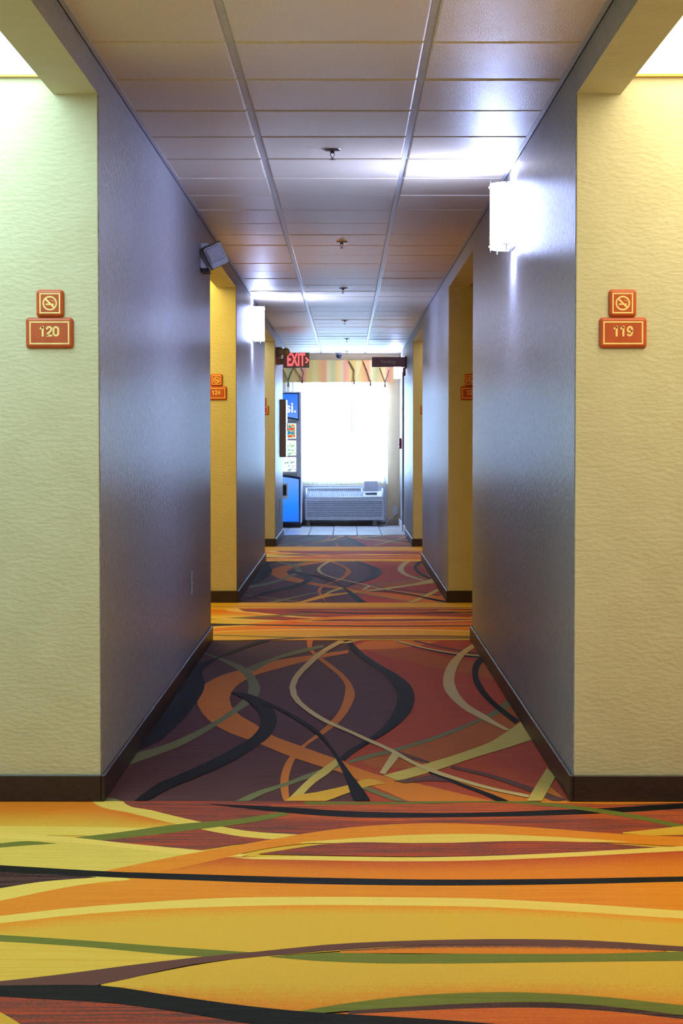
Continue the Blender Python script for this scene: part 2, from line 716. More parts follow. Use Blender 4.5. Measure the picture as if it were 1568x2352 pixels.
cGOLD = carpet(YEL, (214, 160, 52), lo=0.4, hi=0.8)
cGOLDtop = carpet(ORA2, YEL, 'grad', 0.02, 0.22, 0.3)
cGOLDbot = carpet(YEL, ORA, 'grad', 0.55, 1.05, 0.5)
cPALE = carpet(PALE, (226, 190, 90))
cORA = carpet(ORA, ORA2)
cORAy = carpet(ORA, YEL, 'grad', 0.35, 1.0, 0.3)
cREDORA = carpet(RED, ORA, 'grad', 0.0, 0.6, 0.35)
cPLUMRED = carpet(PLUM, RED, 'noise', 0.42, 0.62, 0.3)
cRED = carpet(RED2, (150, 66, 44), 'noise', 0.4, 0.7, 0.4)
cPLUM = carpet(PLUM2, PLUM)
cBLK = carpet(BLK, (34, 32, 32))
cOLI = carpet(OLI, (104, 108, 44))
cYELP = carpet((220, 184, 78), PALE, 'noise', 0.35, 0.7, 0.1)

STR = [
    # farther gold beyond the frame of the nearest recess, seen in the next ones
    (V((0, -60), (784, -60), (1568, -60)), V((0, 40), (784, 30), (1568, 30)), cGOLD),
    (V((0, -22), (500, -16), (1000, -12), (1568, -10)), V((0, -19), (500, -12), (1000, -7), (1568, -5)), cPLUM),
    # plum / red ground at the far edge
    (V((240, 2), (700, 0), (1100, 0), (1568, 4)), V((240, 110), (700, 118), (1100, 116), (1568, 118)), cPLUMRED),
    (V((620, 30), (900, 26), (1250, 24), (1568, 34)), V((620, 62), (900, 66), (1250, 60), (1568, 66)), carpet(RED2, PLUM, 'noise', 0.42, 0.66, 0.3)),
    (V((0, 10), (220, 20), (330, 50), (470, 72)), V((0, 80), (220, 80), (330, 82), (470, 78)), cORAy),
    (V((0, 78), (220, 80), (330, 82), (470, 78)), V((0, 98), (220, 100), (330, 100), (430, 90)), cYELP),
    (V((195, 2), (215, 24), (300, 48), (460, 85), (560, 103), (640, 109)), V((270, 2), (285, 24), (350, 42), (450, 66), (560, 88), (690, 98)), cYELP),
    (V((480, 27), (663, 35), (768, 42), (1023, 48), (1278, 41), (1400, 36), (1568, 26)), V((480, 28), (663, 48), (768, 56), (1023, 58), (1278, 53), (1400, 48), (1568, 38)), cBLK),
    (V((1240, 16), (1350, 18), (1450, 20), (1568, 18)), V((1240, 24), (1350, 27), (1450, 28), (1568, 24)), cORA),
    (V((700, 22), (900, 23), (1200, 20), (1300, 29), (1450, 50), (1568, 75)), V((700, 29), (900, 28), (1200, 27), (1300, 37), (1450, 60), (1568, 84)), cOLI),
    (V((215, 113), (340, 100), (455, 88), (560, 103), (645, 110)), V((215, 114), (330, 122), (440, 134), (540, 121), (645, 111)), cPLUMRED),
    (V((150, 107), (270, 93), (400, 75), (540, 62), (650, 46)), V((215, 113), (330, 101), (460, 85), (600, 66), (665, 52)), cOLI),
    (V((0, 104), (150, 114), (300, 128), (450, 146)), V((0, 172), (150, 178), (260, 182), (330, 176)), carpet((206, 176, 82), (220, 190, 92))),
    (V((0, 118), (60, 113), (128, 118)), V((0, 128), (60, 123), (128, 119)), cOLI),
    (V((0, 94), (150, 103), (300, 119), (450, 133), (570, 144)), V((0, 106), (150, 115), (300, 130), (450, 148), (530, 156)), cPALE),
    (V((340, 186), (520, 150), (700, 154), (900, 157), (1100, 155), (1300, 147), (1568, 133)), V((240, 190), (520, 198), (700, 204), (900, 207), (1100, 206), (1300, 206), (1568, 202)), cREDORA),
    (V((230, 184), (400, 149), (600, 113), (800, 82), (1000, 72), (1200, 80), (1400, 95), (1568, 103)), V((360, 186), (480, 160), (600, 132), (720, 117), (900, 114), (1150, 113), (1420, 118), (1568, 126)), cORA),
    (V((690, 116), (850, 104), (1000, 97), (1150, 98), (1300, 105), (1440, 114)), V((690, 118), (900, 118), (1050, 117), (1200, 116), (1340, 115), (1440, 115)), cYELP),
    (V((1430, 93), (1500, 86), (1568, 78)), V((1430, 96), (1500, 100), (1568, 99)), carpet(GOLD, YEL)),
    (V((590, 143), (760, 119), (1000, 118), (1200, 113), (1350, 116), (1510, 128)), V((590, 143), (800, 147), (1000, 149), (1200, 144), (1400, 136), (1510, 129)), cPLUMRED),
    (V((530, 151), (700, 148), (900, 151), (1100, 148), (1300, 140), (1568, 125)), V((580, 155), (700, 157), (900, 160), (1100, 158), (1300, 150), (1568, 136)), cPALE),
    (V((0, 222), (100, 205), (200, 196), (430, 200), (700, 208), (1000, 212), (1300, 210), (1568, 204)), V((0, 290), (160, 272), (330, 258), (500, 248), (700, 245), (900, 246), (1100, 249), (1300, 259), (1568, 277)), cORA),
    (V((0, 222), (80, 208), (160, 196), (290, 198)), V((0, 251), (100, 230), (200, 212), (300, 203)), cYELP),
    (V((0, 176), (90, 186), (220, 196)), V((0, 222), (80, 209), (220, 197)), carpet(PLUM, BLK)),
    (V((0, 169), (150, 178), (260, 184), (420, 189), (700, 197), (1000, 202), (1300, 200), (1568, 195)), V((0, 184), (150, 192), (260, 197), (420, 203), (700, 212), (1000, 216), (1300, 213), (1568, 207)), cBLK),
    (V((0, 303), (160, 284), (330, 271), (500, 264), (700, 260), (900, 261), (1100, 264), (1300, 274), (1568, 291)), V((0, 440), (300, 410), (600, 380), (900, 360), (1200, 356), (1568, 370)), cGOLDtop),
    (V((0, 286), (160, 268), (330, 255), (500, 245), (700, 242), (900, 243), (1100, 246), (1300, 256), (1568, 274)), V((0, 303), (160, 285), (330, 272), (500, 265), (700, 261), (900, 262), (1100, 265), (1300, 275), (1568, 292)), cPALE),
    (V((0, 345), (200, 358), (400, 376), (480, 382)), V((0, 442), (150, 422), (300, 402), (480, 382)), carpet(YEL, (226, 190, 84), 'noise', 0.35, 0.7, 0.1)),
    (V((0, 330), (200, 343), (400, 358), (580, 370)), V((0, 345), (200, 358), (400, 376), (500, 382)), cOLI),
    (V((0, 452), (120, 445), (232, 446), (400, 471), (560, 493), (700, 507), (850, 516), (1000, 525), (1200, 540), (1568, 570)), V((0, 900), (300, 900), (600, 900), (784, 900), (1000, 900), (1100, 900), (1200, 900), (1300, 900), (1400, 900), (1568, 900)), cPLUMRED),
    (V((232, 444), (320, 425), (470, 396), (620, 378), (850, 388), (1200, 388), (1568, 384)), V((232, 447), (400, 474), (560, 496), (690, 510), (950, 480), (1250, 478), (1568, 505)), cGOLDbot),
    (V((760, 512), (900, 500), (1100, 490), (1250, 488), (1400, 498), (1568, 518)), V((760, 900), (900, 900), (1100, 900), (1250, 900), (1400, 900), (1568, 900)), carpet(RED2, ORA, 'noise', 0.4, 0.8, 0.4)),
    (V((800, 503), (950, 494), (1100, 486), (1250, 484), (1400, 494), (1568, 513)), V((800, 513), (950, 505), (1100, 499), (1250, 498), (1400, 506), (1568, 524)), carpet(PLUM, BLK, 'noise', 0.3, 0.8, 0.4)),
    (V((650, 512), (800, 487), (950, 470), (1150, 462), (1350, 470), (1568, 492)), V((700, 513), (800, 505), (950, 495), (1100, 487), (1250, 485), (1400, 495), (1568, 515)), cOLI),
    (V((620, 380), (760, 371), (900, 374), (1100, 373), (1300, 374), (1568, 369)), V((620, 381), (700, 388), (850, 395), (1000, 396), (1200, 394), (1568, 390)), cOLI),
    (V((780, 366), (1000, 354), (1200, 353), (1400, 358), (1530, 367)), V((780, 372), (1000, 373), (1200, 374), (1400, 373), (1530, 369)), carpet(PLUM, ORA, 'grad', 0.15, 0.45, 0.4)),
    (V((0, 437), (150, 420), (300, 400), (470, 380), (600, 368), (760, 352), (900, 345), (1050, 341), (1200, 340), (1350, 343), (1568, 357)), V((0, 452), (120, 446), (232, 446), (320, 424), (470, 394), (600, 380), (760, 366), (900, 357), (1100, 352), (1300, 355), (1568, 368)), cPLUM),
    (V((0, 447), (100, 446), (232, 447), (400, 471), (560, 493), (700, 507), (850, 516), (1000, 525), (1200, 540)), V((0, 472), (100, 478), (240, 486), (400, 506), (520, 526), (640, 545), (760, 560), (900, 575), (1100, 600)), cBLK),
    (V((0, 508), (30, 525), (60, 545)), V((0, 600), (30, 600), (60, 600)), cGOLD),
]
carpet_section(STR, D0 - 0.6, D1, ALC, 0.0, cGOLD, 'yellow and orange cross-striped carpet in the foreground', lim=0)
carpet_section(STR, D2, D3, ALC, 7.10, cGOLD, 'striped carpet band between the first and second dark carpets', lim=0)
carpet_section(STR, D4, D5, ALC, 14.2, cGOLD, 'narrow far striped carpet band before the tiled floor', lim=0)

# --- swirl pattern between the wall blocks
dPLUM = carpet((96, 61, 58), (72, 45, 46), 'noise', 0.35, 0.7, 0.3)
dRED = carpet((184, 78, 48), (158, 64, 46), 'noise', 0.35, 0.7, 0.3)
dBRO = carpet(BRO, (164, 82, 40), 'noise', 0.35, 0.7, 0.2)
dOBR = carpet(OBR, ORA, 'noise', 0.3, 0.8, 0.1)
dORA = carpet((206, 120, 46), ORA, 'noise', 0.3, 0.8, 0.1)
dTAN = carpet(TAN, (204, 176, 116))
dYEL = carpet((208, 182, 100), (196, 168, 84))
dBLK = cBLK
dOLI = carpet((120, 120, 82), (108, 110, 72))

SWI = [
    # red ground on the right
    ([(798, 1468), (822, 1500), (860, 1530), (905, 1565), (930, 1600), (905, 1650), (850, 1695), (800, 1735), (782, 1752), (810, 1800), (835, 1845)],
     [(1700, 1468), (1700, 1500), (1700, 1530), (1700, 1565), (1700, 1600), (1700, 1650), (1700, 1695), (1700, 1735), (1700, 1752), (1700, 1800), (1700, 1845)], dRED),
    # brown-orange shades in the red ground
    ([(823, 1484), (945, 1492), (1037, 1512), (1111, 1521), (1180, 1532)], [(871, 1503), (982, 1529), (1070, 1546), (1130, 1560), (1190, 1575)], dBRO),
    ([(812, 1484), (860, 1468), (1010, 1468)], [(825, 1492), (880, 1491), (960, 1484)], dORA),
    ([(820, 1745), (930, 1720), (1019, 1690), (1111, 1653), (1180, 1615)], [(860, 1765), (960, 1762), (1074, 1727), (1140, 1703), (1230, 1655)], dBRO),
    ([(795, 1754), (852, 1775), (945, 1797), (1019, 1814), (1130, 1840), (1300, 1875)], [(790, 1776), (835, 1797), (885, 1818), (940, 1842), (1000, 1870), (1100, 1915)], dORA),
    ([(1000, 1781), (1110, 1806), (1208, 1832), (1300, 1852)], [(1000, 1784), (1090, 1815), (1170, 1842), (1260, 1872)], dORA),
    ([(1256, 1800), (1290, 1830), (1330, 1860)], [(1240, 1845), (1290, 1860), (1320, 1880)], dORA),
    # thin far lines on the right
    ([(908, 1471), (985, 1491), (1050, 1502), (1115, 1508)], [(908, 1474), (985, 1495), (1050, 1507), (1115, 1514)], dBLK),
    ([(900, 1467), (985, 1489), (1050, 1500), (1115, 1506)], [(900, 1471), (985, 1492), (1050, 1503), (1115, 1509)], dTAN),
    ([(950, 1470), (1020, 1486), (1110, 1502)], [(950, 1474), (1020, 1490), (1110, 1507)], cPLUM),
    # orange loop
    ([(705, 1468), (706.5, 1490), (720, 1505), (749, 1529), (777, 1552), (793, 1575), (791, 1598), (781, 1628), (754, 1663), (730, 1684), (695, 1711), (668, 1735), (653, 1758), (644.5, 1785), (644.5, 1814), (653, 1848)],
     [(720, 1468), (716, 1489), (729, 1503), (758, 1525), (787, 1548), (807, 1572), (815, 1595), (806, 1621), (779, 1659), (750, 1682), (703, 1714), (680, 1739), (668, 1766), (662.5, 1789), (662.5, 1816), (666, 1848)], dOBR),
    # broad orange C and its tail
    ([(800, 1493), (717, 1505), (621, 1520), (552, 1539), (506, 1553), (468, 1574), (451, 1597), (453, 1616), (468, 1643), (491, 1664), (525, 1683), (583, 1704), (659, 1735), (736, 1761), (790, 1777)],
     [(800, 1501), (717, 1516), (640, 1536), (583, 1553), (560, 1564), (537, 1582), (527, 1601), (531, 1622), (548, 1641), (583, 1662), (621, 1687), (690, 1714), (736, 1731), (774, 1744), (800, 1754)], dOBR),
    # olive loop and branch
    ([(560, 1536), (621, 1513), (678, 1495), (740, 1481)], [(583, 1543), (621, 1522), (697, 1499), (745, 1487)], dOLI),
    ([(464, 1498), (506, 1511), (537, 1524), (567, 1536), (590, 1562), (598, 1585), (586, 1608), (563, 1624), (525, 1649), (468, 1685), (410, 1716), (353, 1738), (280, 1762)],
     [(464, 1500), (502, 1515), (533, 1532), (556, 1547), (569, 1566), (571, 1585), (563, 1601), (544, 1620), (506, 1649), (460, 1675), (407, 1700), (361, 1717), (300, 1733)], dOLI),
    # olive lower line
    ([(532, 1845), (586, 1820), (653, 1799), (710, 1777), (777, 1755)], [(565, 1845), (596, 1829), (664, 1804), (720, 1785), (778, 1764)], dOLI),
    ([(800, 1749), (815, 1743), (908, 1719), (1019, 1684), (1093, 1654), (1137, 1630), (1175, 1598)], [(800, 1755), (815, 1751), (908, 1727), (1019, 1692), (1111, 1654), (1152, 1636), (1185, 1608)], dOLI),
    ([(834, 1804), (880, 1822), (940, 1843)], [(830, 1812), (870, 1828), (918, 1845)], dOLI),
    ([(228, 1832), (255, 1834), (290, 1845)], [(228, 1840), (245, 1842), (270, 1850)], dOLI),
    # yellow strokes low in the middle
    ([(664, 1834), (710, 1789), (754, 1756), (772, 1743)], [(688, 1834), (722, 1800), (758, 1774), (777, 1755)], dYEL),
    ([(640, 1850), (666, 1833), (730, 1820), (800, 1804), (845, 1790), (884, 1799)], [(700, 1858), (720, 1848), (745, 1842), (800, 1822), (850, 1806), (888, 1801)], carpet(YEL, ORA2, 'noise', 0.4, 0.8, 0.2)),
    # long yellow-olive stroke on the right
    ([(880, 1782), (982, 1754), (1074, 1725), (1130, 1703), (1167, 1679), (1205, 1652)], [(915, 1795), (1000, 1771), (1093, 1740), (1160, 1720), (1219, 1701), (1260, 1690)], dYEL),
    # plum lines
    ([(914, 1726), (950, 1738), (986, 1750)], [(914, 1730), (945, 1744), (984, 1755)], cPLUM),
    ([(1035, 1759), (1130, 1780), (1222, 1810), (1300, 1838)], [(1035, 1765), (1130, 1789), (1215, 1819), (1290, 1850)], cPLUM),
    ([(905, 1795), (960, 1786), (1010, 1777)], [(930, 1800), (985, 1795), (1040, 1798)], cPLUM),
    # tan arc and black arc at the right wall
    ([(1095, 1473), (1056, 1499), (1030, 1525), (1018, 1555), (1019, 1581), (1034, 1603), (1063, 1629), (1111, 1655), (1158, 1678)],
     [(1105, 1478), (1063, 1510), (1047, 1540), (1043, 1566), (1050, 1588), (1074, 1618), (1111, 1641), (1140, 1660), (1172, 1678)], dTAN),
    ([(1108, 1506), (1088, 1524), (1084, 1545), (1087, 1566), (1104, 1595), (1134, 1625), (1183, 1664)],
     [(1118, 1512), (1101, 1532), (1098, 1555), (1108, 1577), (1130, 1606), (1160, 1632), (1192, 1655)], dBLK),
    ([(1256, 1765), (1240, 1790), (1207, 1845)], [(1275, 1785), (1262, 1810), (1241, 1845)], dYEL),
    # small tan stroke
    ([(901, 1729), (871, 1777)], [(918, 1737), (884, 1780)], dTAN),
    # black shadow line and tan loop with its long tail
    ([(985, 1772), (1056, 1799), (1120, 1822), (1185, 1848)], [(985, 1777), (1056, 1806), (1110, 1827), (1155, 1848)], dBLK),
    # black wedge along the left wall
    ([(606, 1468), (525, 1499), (487, 1515), (440, 1530), (400, 1580), (360, 1640), (314, 1727)],
     [(632, 1468), (544, 1497), (490, 1520), (464, 1545), (470, 1570), (440, 1630), (372, 1700), (322, 1726)][:7], carpet(BLK, (30, 24, 27))),
    # black S
    ([(531, 1590), (563, 1593), (602, 1608), (625, 1627), (636, 1650), (625, 1685), (583, 1719), (525, 1754), (449, 1788), (391, 1812), (334, 1844)],
     [(531, 1592), (567, 1612), (594, 1639), (598, 1666), (583, 1689), (544, 1715), (487, 1746), (410, 1781), (353, 1807), (325, 1828), (305, 1844)], dBLK),
    ([(567, 1594), (625, 1618), (678, 1645), (736, 1685), (766, 1723), (788, 1754), (815, 1791), (838, 1821), (856, 1850)],
     [(600, 1614), (629, 1627), (678, 1654), (717, 1681), (751, 1712), (776, 1754), (793, 1788), (804, 1821), (816, 1847)], dBLK),
    # right black arc
    ([(800, 1468), (834, 1501), (875, 1529), (919, 1555), (945, 1579), (952, 1603), (945, 1632), (923, 1658), (882, 1688), (845, 1710), (815, 1729), (790, 1749)],
     [(790, 1468), (808, 1495), (841, 1521), (878, 1547), (900, 1573), (912, 1599), (908, 1625), (889, 1658), (860, 1688), (826, 1710), (797, 1727), (780, 1742)], dBLK),
    ([(760, 1484), (800, 1474), (830, 1470)], [(735, 1500), (780, 1480), (800, 1478)], dTAN),
    ([(778, 1471), (728, 1501), (694, 1532), (671, 1559), (664, 1582), (671, 1605), (690, 1624), (736, 1656), (800, 1684), (834, 1700), (901, 1731), (945, 1756), (997, 1778), (1056, 1797), (1130, 1817), (1212, 1834)],
     [(792, 1474), (743, 1503), (713, 1530), (686, 1559), (678, 1582), (686, 1605), (705, 1624), (747, 1652), (800, 1677), (838, 1694), (908, 1726), (952, 1751), (997, 1769), (1056, 1789), (1130, 1810), (1216, 1828)], dTAN),
]
carpet_section(SWI, D1, D2, HW, 0.0, dPLUM, 'plum and red carpet with swirls between the nearest wall blocks')
carpet_section(SWI, D3, D4, HW, 8.40, dPLUM, 'plum and red swirled carpet between the middle wall blocks')
carpet_section(SWI, D5, DC, HW, 16.8, dPLUM, 'short far piece of swirled carpet ending at the white tiles')
mb = MB()
mb.box(-HW, HW, -6, D0 - 0.6, -0.02, 0, dPLUM)
struct(mb.build('floor'), 'dark carpet under and behind the camera', 'carpet')

# ------------------------------------------------------------------ tiled floor by the window
GROUT = mat('grey_grout', (74, 76, 84), rough=0.9)
CERAM = mat('white_ceramic_tile', (222, 222, 224), rough=0.22, rgb2=(208, 208, 212), nscale=5, bump=0.05, bscale=20)
BEIGE_T = mat('beige_base_tile', (196, 178, 158), rough=0.3, rgb2=(184, 166, 146), nscale=9)
mb = MB()
mb.box(-1.9, 0.95, DC, DB + 0.1, -0.03, -0.002, GROUT)
tf = struct(mb.build('floor'), 'white ceramic tile floor in front of the window', 'tiled floor')
TS = 0.306


def box_mesh(name, w, l, h, m, bev=0.002):
    mb = MB()
    mb.box(-w / 2, w / 2, -l / 2, l / 2, 0, h, m, bev=bev, seg=1)
    o = mb.build(name)
    me = o.data
    bpy.data.objects.remove(o)
    return me


tm = box_mesh('tile', TS - 0.010, TS - 0.004, 0.008, CERAM)
for r in range(10):
    y = DC + 0.004 + TS * (r + 0.5)
    if y + TS / 2 > DB + 0.09:
        continue
    for c in range(-5, 5):
        x = -0.45 + TS * (c + 0.5)
        xa, xb = x - TS / 2 + 0.0035, x + TS / 2 - 0.0035
        if xb < -1.82 or xa > HW:
            continue
        o = bpy.data.objects.new('tile', tm)
        link(o, tf)
        o.location = (x, y, -0.003 + random.uniform(0, 0.0006))
# beige tile skirting below the window
bt = box_mesh('base_tile', TS - 0.006, 0.010, 0.085, BEIGE_T)
for c in range(-5, 4):
    x = -0.45 + TS * (c + 0.5)
    o = bpy.data.objects.new('base_tile', bt)
    link(o, wb)
    o.location = (x, DB - 0.005, 0.0)


# ------------------------------------------------------------------ luminous ceiling panels in the door recesses
OAK = mat('golden_trim', (214, 160, 70), rough=0.5)


def light_panel(side, y0, y1, lvl, label):
    strength, col = lvl
    t = thing('ceiling_light_panel', label, 'ceiling light', (side * (HW + HDT + ALC) / 2, (y0 + y1) / 2, 2.354), group='ceiling light panels over the door recesses')
    w = ALC - HW - HDT
    l = y1 - y0
    mb = MB()
    if strength > 0:
        m = glow('lit_diffuser_%s_%.2f_%.2f' % (strength, col[0], col[2]), col, strength)
    else:
        m = mat('unlit_diffuser', (205, 200, 190), rough=0.5)
    mb.box(-w / 2 + 0.004, w / 2 - 0.004, -l / 2 + 0.004, l / 2 - 0.004, 0.004, 0.012, m)
    mb.build('diffuser', t)
    for k, (a, b, c, d) in enumerate(((-w / 2, w / 2, -l / 2, -l / 2 + 0.02), (-w / 2, w / 2, l / 2 - 0.02, l / 2), (-w / 2, -w / 2 + 0.02, -l / 2, l / 2), (w / 2 - 0.02, w / 2, -l / 2, l / 2))):
        mb = MB()
        mb.box(a, b, c, d, -0.004, 0.004, OAK)
        mb.build('frame_strip', t)
    return t


light_panel(-1, D0, D1, PANEL_L1, 'bright ceiling light panel at the top left above sign 120')
light_panel(1, D0, D1, PANEL_R1, 'bright ceiling light panel at the top right above sign 119')
light_panel(-1, D2, D3, PANEL_L2, 'warm ceiling light panel in the yellow recess with sign 124')
light_panel(1, D2, D3, PANEL_R2, 'unlit ceiling panel in the dark recess with sign 123')
light_panel(-1, D4, D5, PANEL_L3, 'ceiling light panel in the farthest left door recess')
light_panel(1, D4, D5, PANEL_R3, 'ceiling light panel in the farthest right door recess')


# ------------------------------------------------------------------ wall sconces
CHROME = mat('brushed_nickel', (150, 150, 155), rough=0.3, metal=1.0)
# the acrylic glows most over the lamp and less towards its two wall edges
SHADE = glow('lit_white_acrylic', SCONCE_COL, SCONCE * 1.15)
SHADE2 = glow('lit_white_acrylic_side', SCONCE_COL, SCONCE * 0.42)
SHADE3 = glow('lit_white_acrylic_edge', SCONCE_COL, SCONCE * 0.08)
CLIPM = mat('dark_clip_metal', (58, 58, 64), rough=0.6)
SHADE_W = mat('white_acrylic_edge', (240, 240, 245), rough=0.3)


def sconce(side, y, label):
    """half-round acrylic shade, open above and below, held by small metal clips"""
    t = thing('wall_sconce', label, 'wall lamp', (side * HW, y, 2.03), group='half-round corridor sconces')
    s = -side
    hw, dp, hh = 0.105, 0.105, 0.285
    mb = MB()
    a, b = sorted((0, s * 0.022))
    mb.box(a, b, -0.088, 0.088, 0.0, hh, SHADE_W, bev=0.003, seg=1)
    mb.build('backplate', t)
    mb = MB()
    n = 20

    def arc(rx, ry):
        return [(s * (0.012 + (rx - 0.012) * math.sin(math.pi * k / n)), -ry * math.cos(math.pi * k / n)) for k in range(n + 1)]
    oc, ic = arc(dp, hw), arc(dp - 0.005, hw - 0.005)
    bm = mb.bm
    lv = [mb.mi(m_) for m_ in (SHADE, SHADE2, SHADE3)]
    O0 = [bm.verts.new((x, yy, 0)) for x, yy in oc]
    O1 = [bm.verts.new((x, yy, hh)) for x, yy in oc]
    I0 = [bm.verts.new((x, yy, 0)) for x, yy in ic]
    I1 = [bm.verts.new((x, yy, hh)) for x, yy in ic]
    for k in range(n):
        sn = math.sin(math.pi * (k + 0.5) / n)
        i = lv[0] if sn > 0.78 else (lv[1] if sn > 0.42 else lv[2])
        for q in ((O0[k], O0[k + 1], O1[k + 1], O1[k]), (I0[k + 1], I0[k], I1[k], I1[k + 1]), (O1[k], O1[k + 1], I1[k + 1], I1[k]), (O0[k + 1], O0[k], I0[k], I0[k + 1])):
            f = bm.faces.new(q)
            f.material_index = i
            f.smooth = True
    mb.build('shade', t)
    # fluorescent tube inside
    mb = MB()
    mb.lathe([(0.012, 0.10), (0.012, hh - 0.03)], glow('fluorescent_tube', SCONCE_COL, SCONCE * 5.0), n=12, M=Matrix.Translation((s * 0.06, 0, 0)))
    mb.build('tube', t)
    # rails at top and bottom and the clips
    for z in (0.012, hh - 0.012):
        mb = MB()
        mb.tube([(x * 1.0 + s * 0.003, yy, z) for x, yy in arc(dp + 0.002, hw + 0.002)], 0.0022, SHADE_W, n=6)
        mb.build('rail', t)
    for z in (0.0, hh):
        for k in (2, 9, 16):
            x, yy = oc[k]
            mb = MB()
            mb.box(x - 0.002, x + 0.002, yy - 0.002, yy + 0.002, z - 0.016, z + 0.012, CLIPM)
            mb.build('clip', t)
    return t


sconce(1, 8.55, 'large glowing half-round sconce on the right wall near sign 119')
sconce(-1, 16.3, 'glowing half-round sconce on the left wall past sign 124')
sconce(1, 26.0, 'small far glowing sconce on the right wall below the vending sign')

# ------------------------------------------------------------------ bold numerals drawn as strokes
DIG = {
    '0': [[(.31, .91), (.50, .80), (.53, .50), (.50, .20), (.31, .09), (.12, .20), (.09, .50), (.12, .80), (.31, .91)]],
    '1': [[(.33, .0), (.33, 1.0)], [(.06, .74), (.20, .79), (.33, .92)]],
    '2': [[(.10, .66), (.13, .84), (.31, .91), (.50, .82), (.49, .62), (.34, .42), (.17, .26), (.10, .09)], [(.03, .09), (.60, .09)]],
    '3': [[(.09, .74), (.15, .87), (.31, .91), (.48, .82), (.47, .62), (.28, .53)], [(.28, .53), (.48, .46), (.52, .28), (.42, .12), (.28, .09), (.14, .13), (.08, .27)]],
    '4': [[(.42, .0), (.42, 1.0)], [(.42, .92), (.25, .62), (.09, .32)], [(.02, .29), (.62, .29)]],
    '9': [[(.50, .60), (.43, .47), (.29, .43), (.13, .52), (.11, .68), (.18, .85), (.31, .91), (.45, .86), (.52, .66), (.51, .36), (.43, .15), (.29, .09), (.14, .14), (.09, .24)]],
}


def numerals(text, h, m, parent, loc):
    mb = MB()
    i = mb.mi(m)
    adv = 0.64
    x0 = -adv * len(text) / 2
    for ch in text:
        for path in DIG[ch]:
            q = smooth(path, 2 if len(path) == 2 else 28)
            hw = 0.095
            L_, R_ = [], []
            for k in range(len(q)):
                d = q[min(k + 1, len(q) - 1)] - q[max(k - 1, 0)]
                if ch in '0' and k in (0, len(q) - 1):
                    d = q[1] - q[-2]
                d = d / (np.hypot(*d) + 1e-9)
                nx, nz = -d[1] * hw, d[0] * hw
                L_.append(mb.bm.verts.new(((x0 + q[k][0] + nx) * h, 0, (q[k][1] + nz - 0.5) * h)))
                R_.append(mb.bm.verts.new(((x0 + q[k][0] - nx) * h, 0, (q[k][1] - nz - 0.5) * h)))
            for k in range(len(q) - 1):
                f = mb.bm.faces.new((L_[k], L_[k + 1], R_[k + 1], R_[k]))
                f.material_index = i
        x0 += adv
    o = mb.build('numerals', parent)
    o.location = loc
    return o


# ------------------------------------------------------------------ room signs
SIGN = mat('terracotta_sign_plastic', (186, 78, 28), rough=0.42, rgb2=(178, 72, 26), nscale=30)
CREAMP = mat('cream_print', (250, 214, 140), rough=0.5)


def plate(w, h, t, m):
    """rounded plate with a bevelled rim, back on y=0, front towards -y"""
    mb = MB()
    i = mb.mi(m)
    rings = []
    for (ins, y) in ((0.0, 0.0), (0.0, -t * 0.45), (0.003, -t * 0.8), (0.009, -t)):
        rings.append([mb.bm.verts.new((x, y, z)) for x, z in rrect(w - 2 * ins, h - 2 * ins, max(0.004, 0.011 - ins))])
    n = len(rings[0])
    for a, b in zip(rings, rings[1:]):
        for k in range(n):
            f = mb.bm.faces.new((a[k], a[(k + 1) % n], b[(k + 1) % n], b[k]))
            f.material_index = i
    for r in (rings[0], rings[-1]):
        f = mb.bm.faces.new(r)
        f.material_index = i
    return mb


def outline(w, h, lw, y, m):
    mb = MB()
    i = mb.mi(m)
    o = [(w / 2, h / 2), (-w / 2, h / 2), (-w / 2, -h / 2), (w / 2, -h / 2)]
    q = [(w / 2 - lw, h / 2 - lw), (-w / 2 + lw, h / 2 - lw), (-w / 2 + lw, -h / 2 + lw), (w / 2 - lw, -h / 2 + lw)]
    O = [mb.bm.verts.new((x, y, z)) for x, z in o]
    Q = [mb.bm.verts.new((x, y, z)) for x, z in q]
    for k in range(4):
        f = mb.bm.faces.new((O[k], O[(k + 1) % 4], Q[(k + 1) % 4], Q[k]))
        f.material_index = i
    return mb


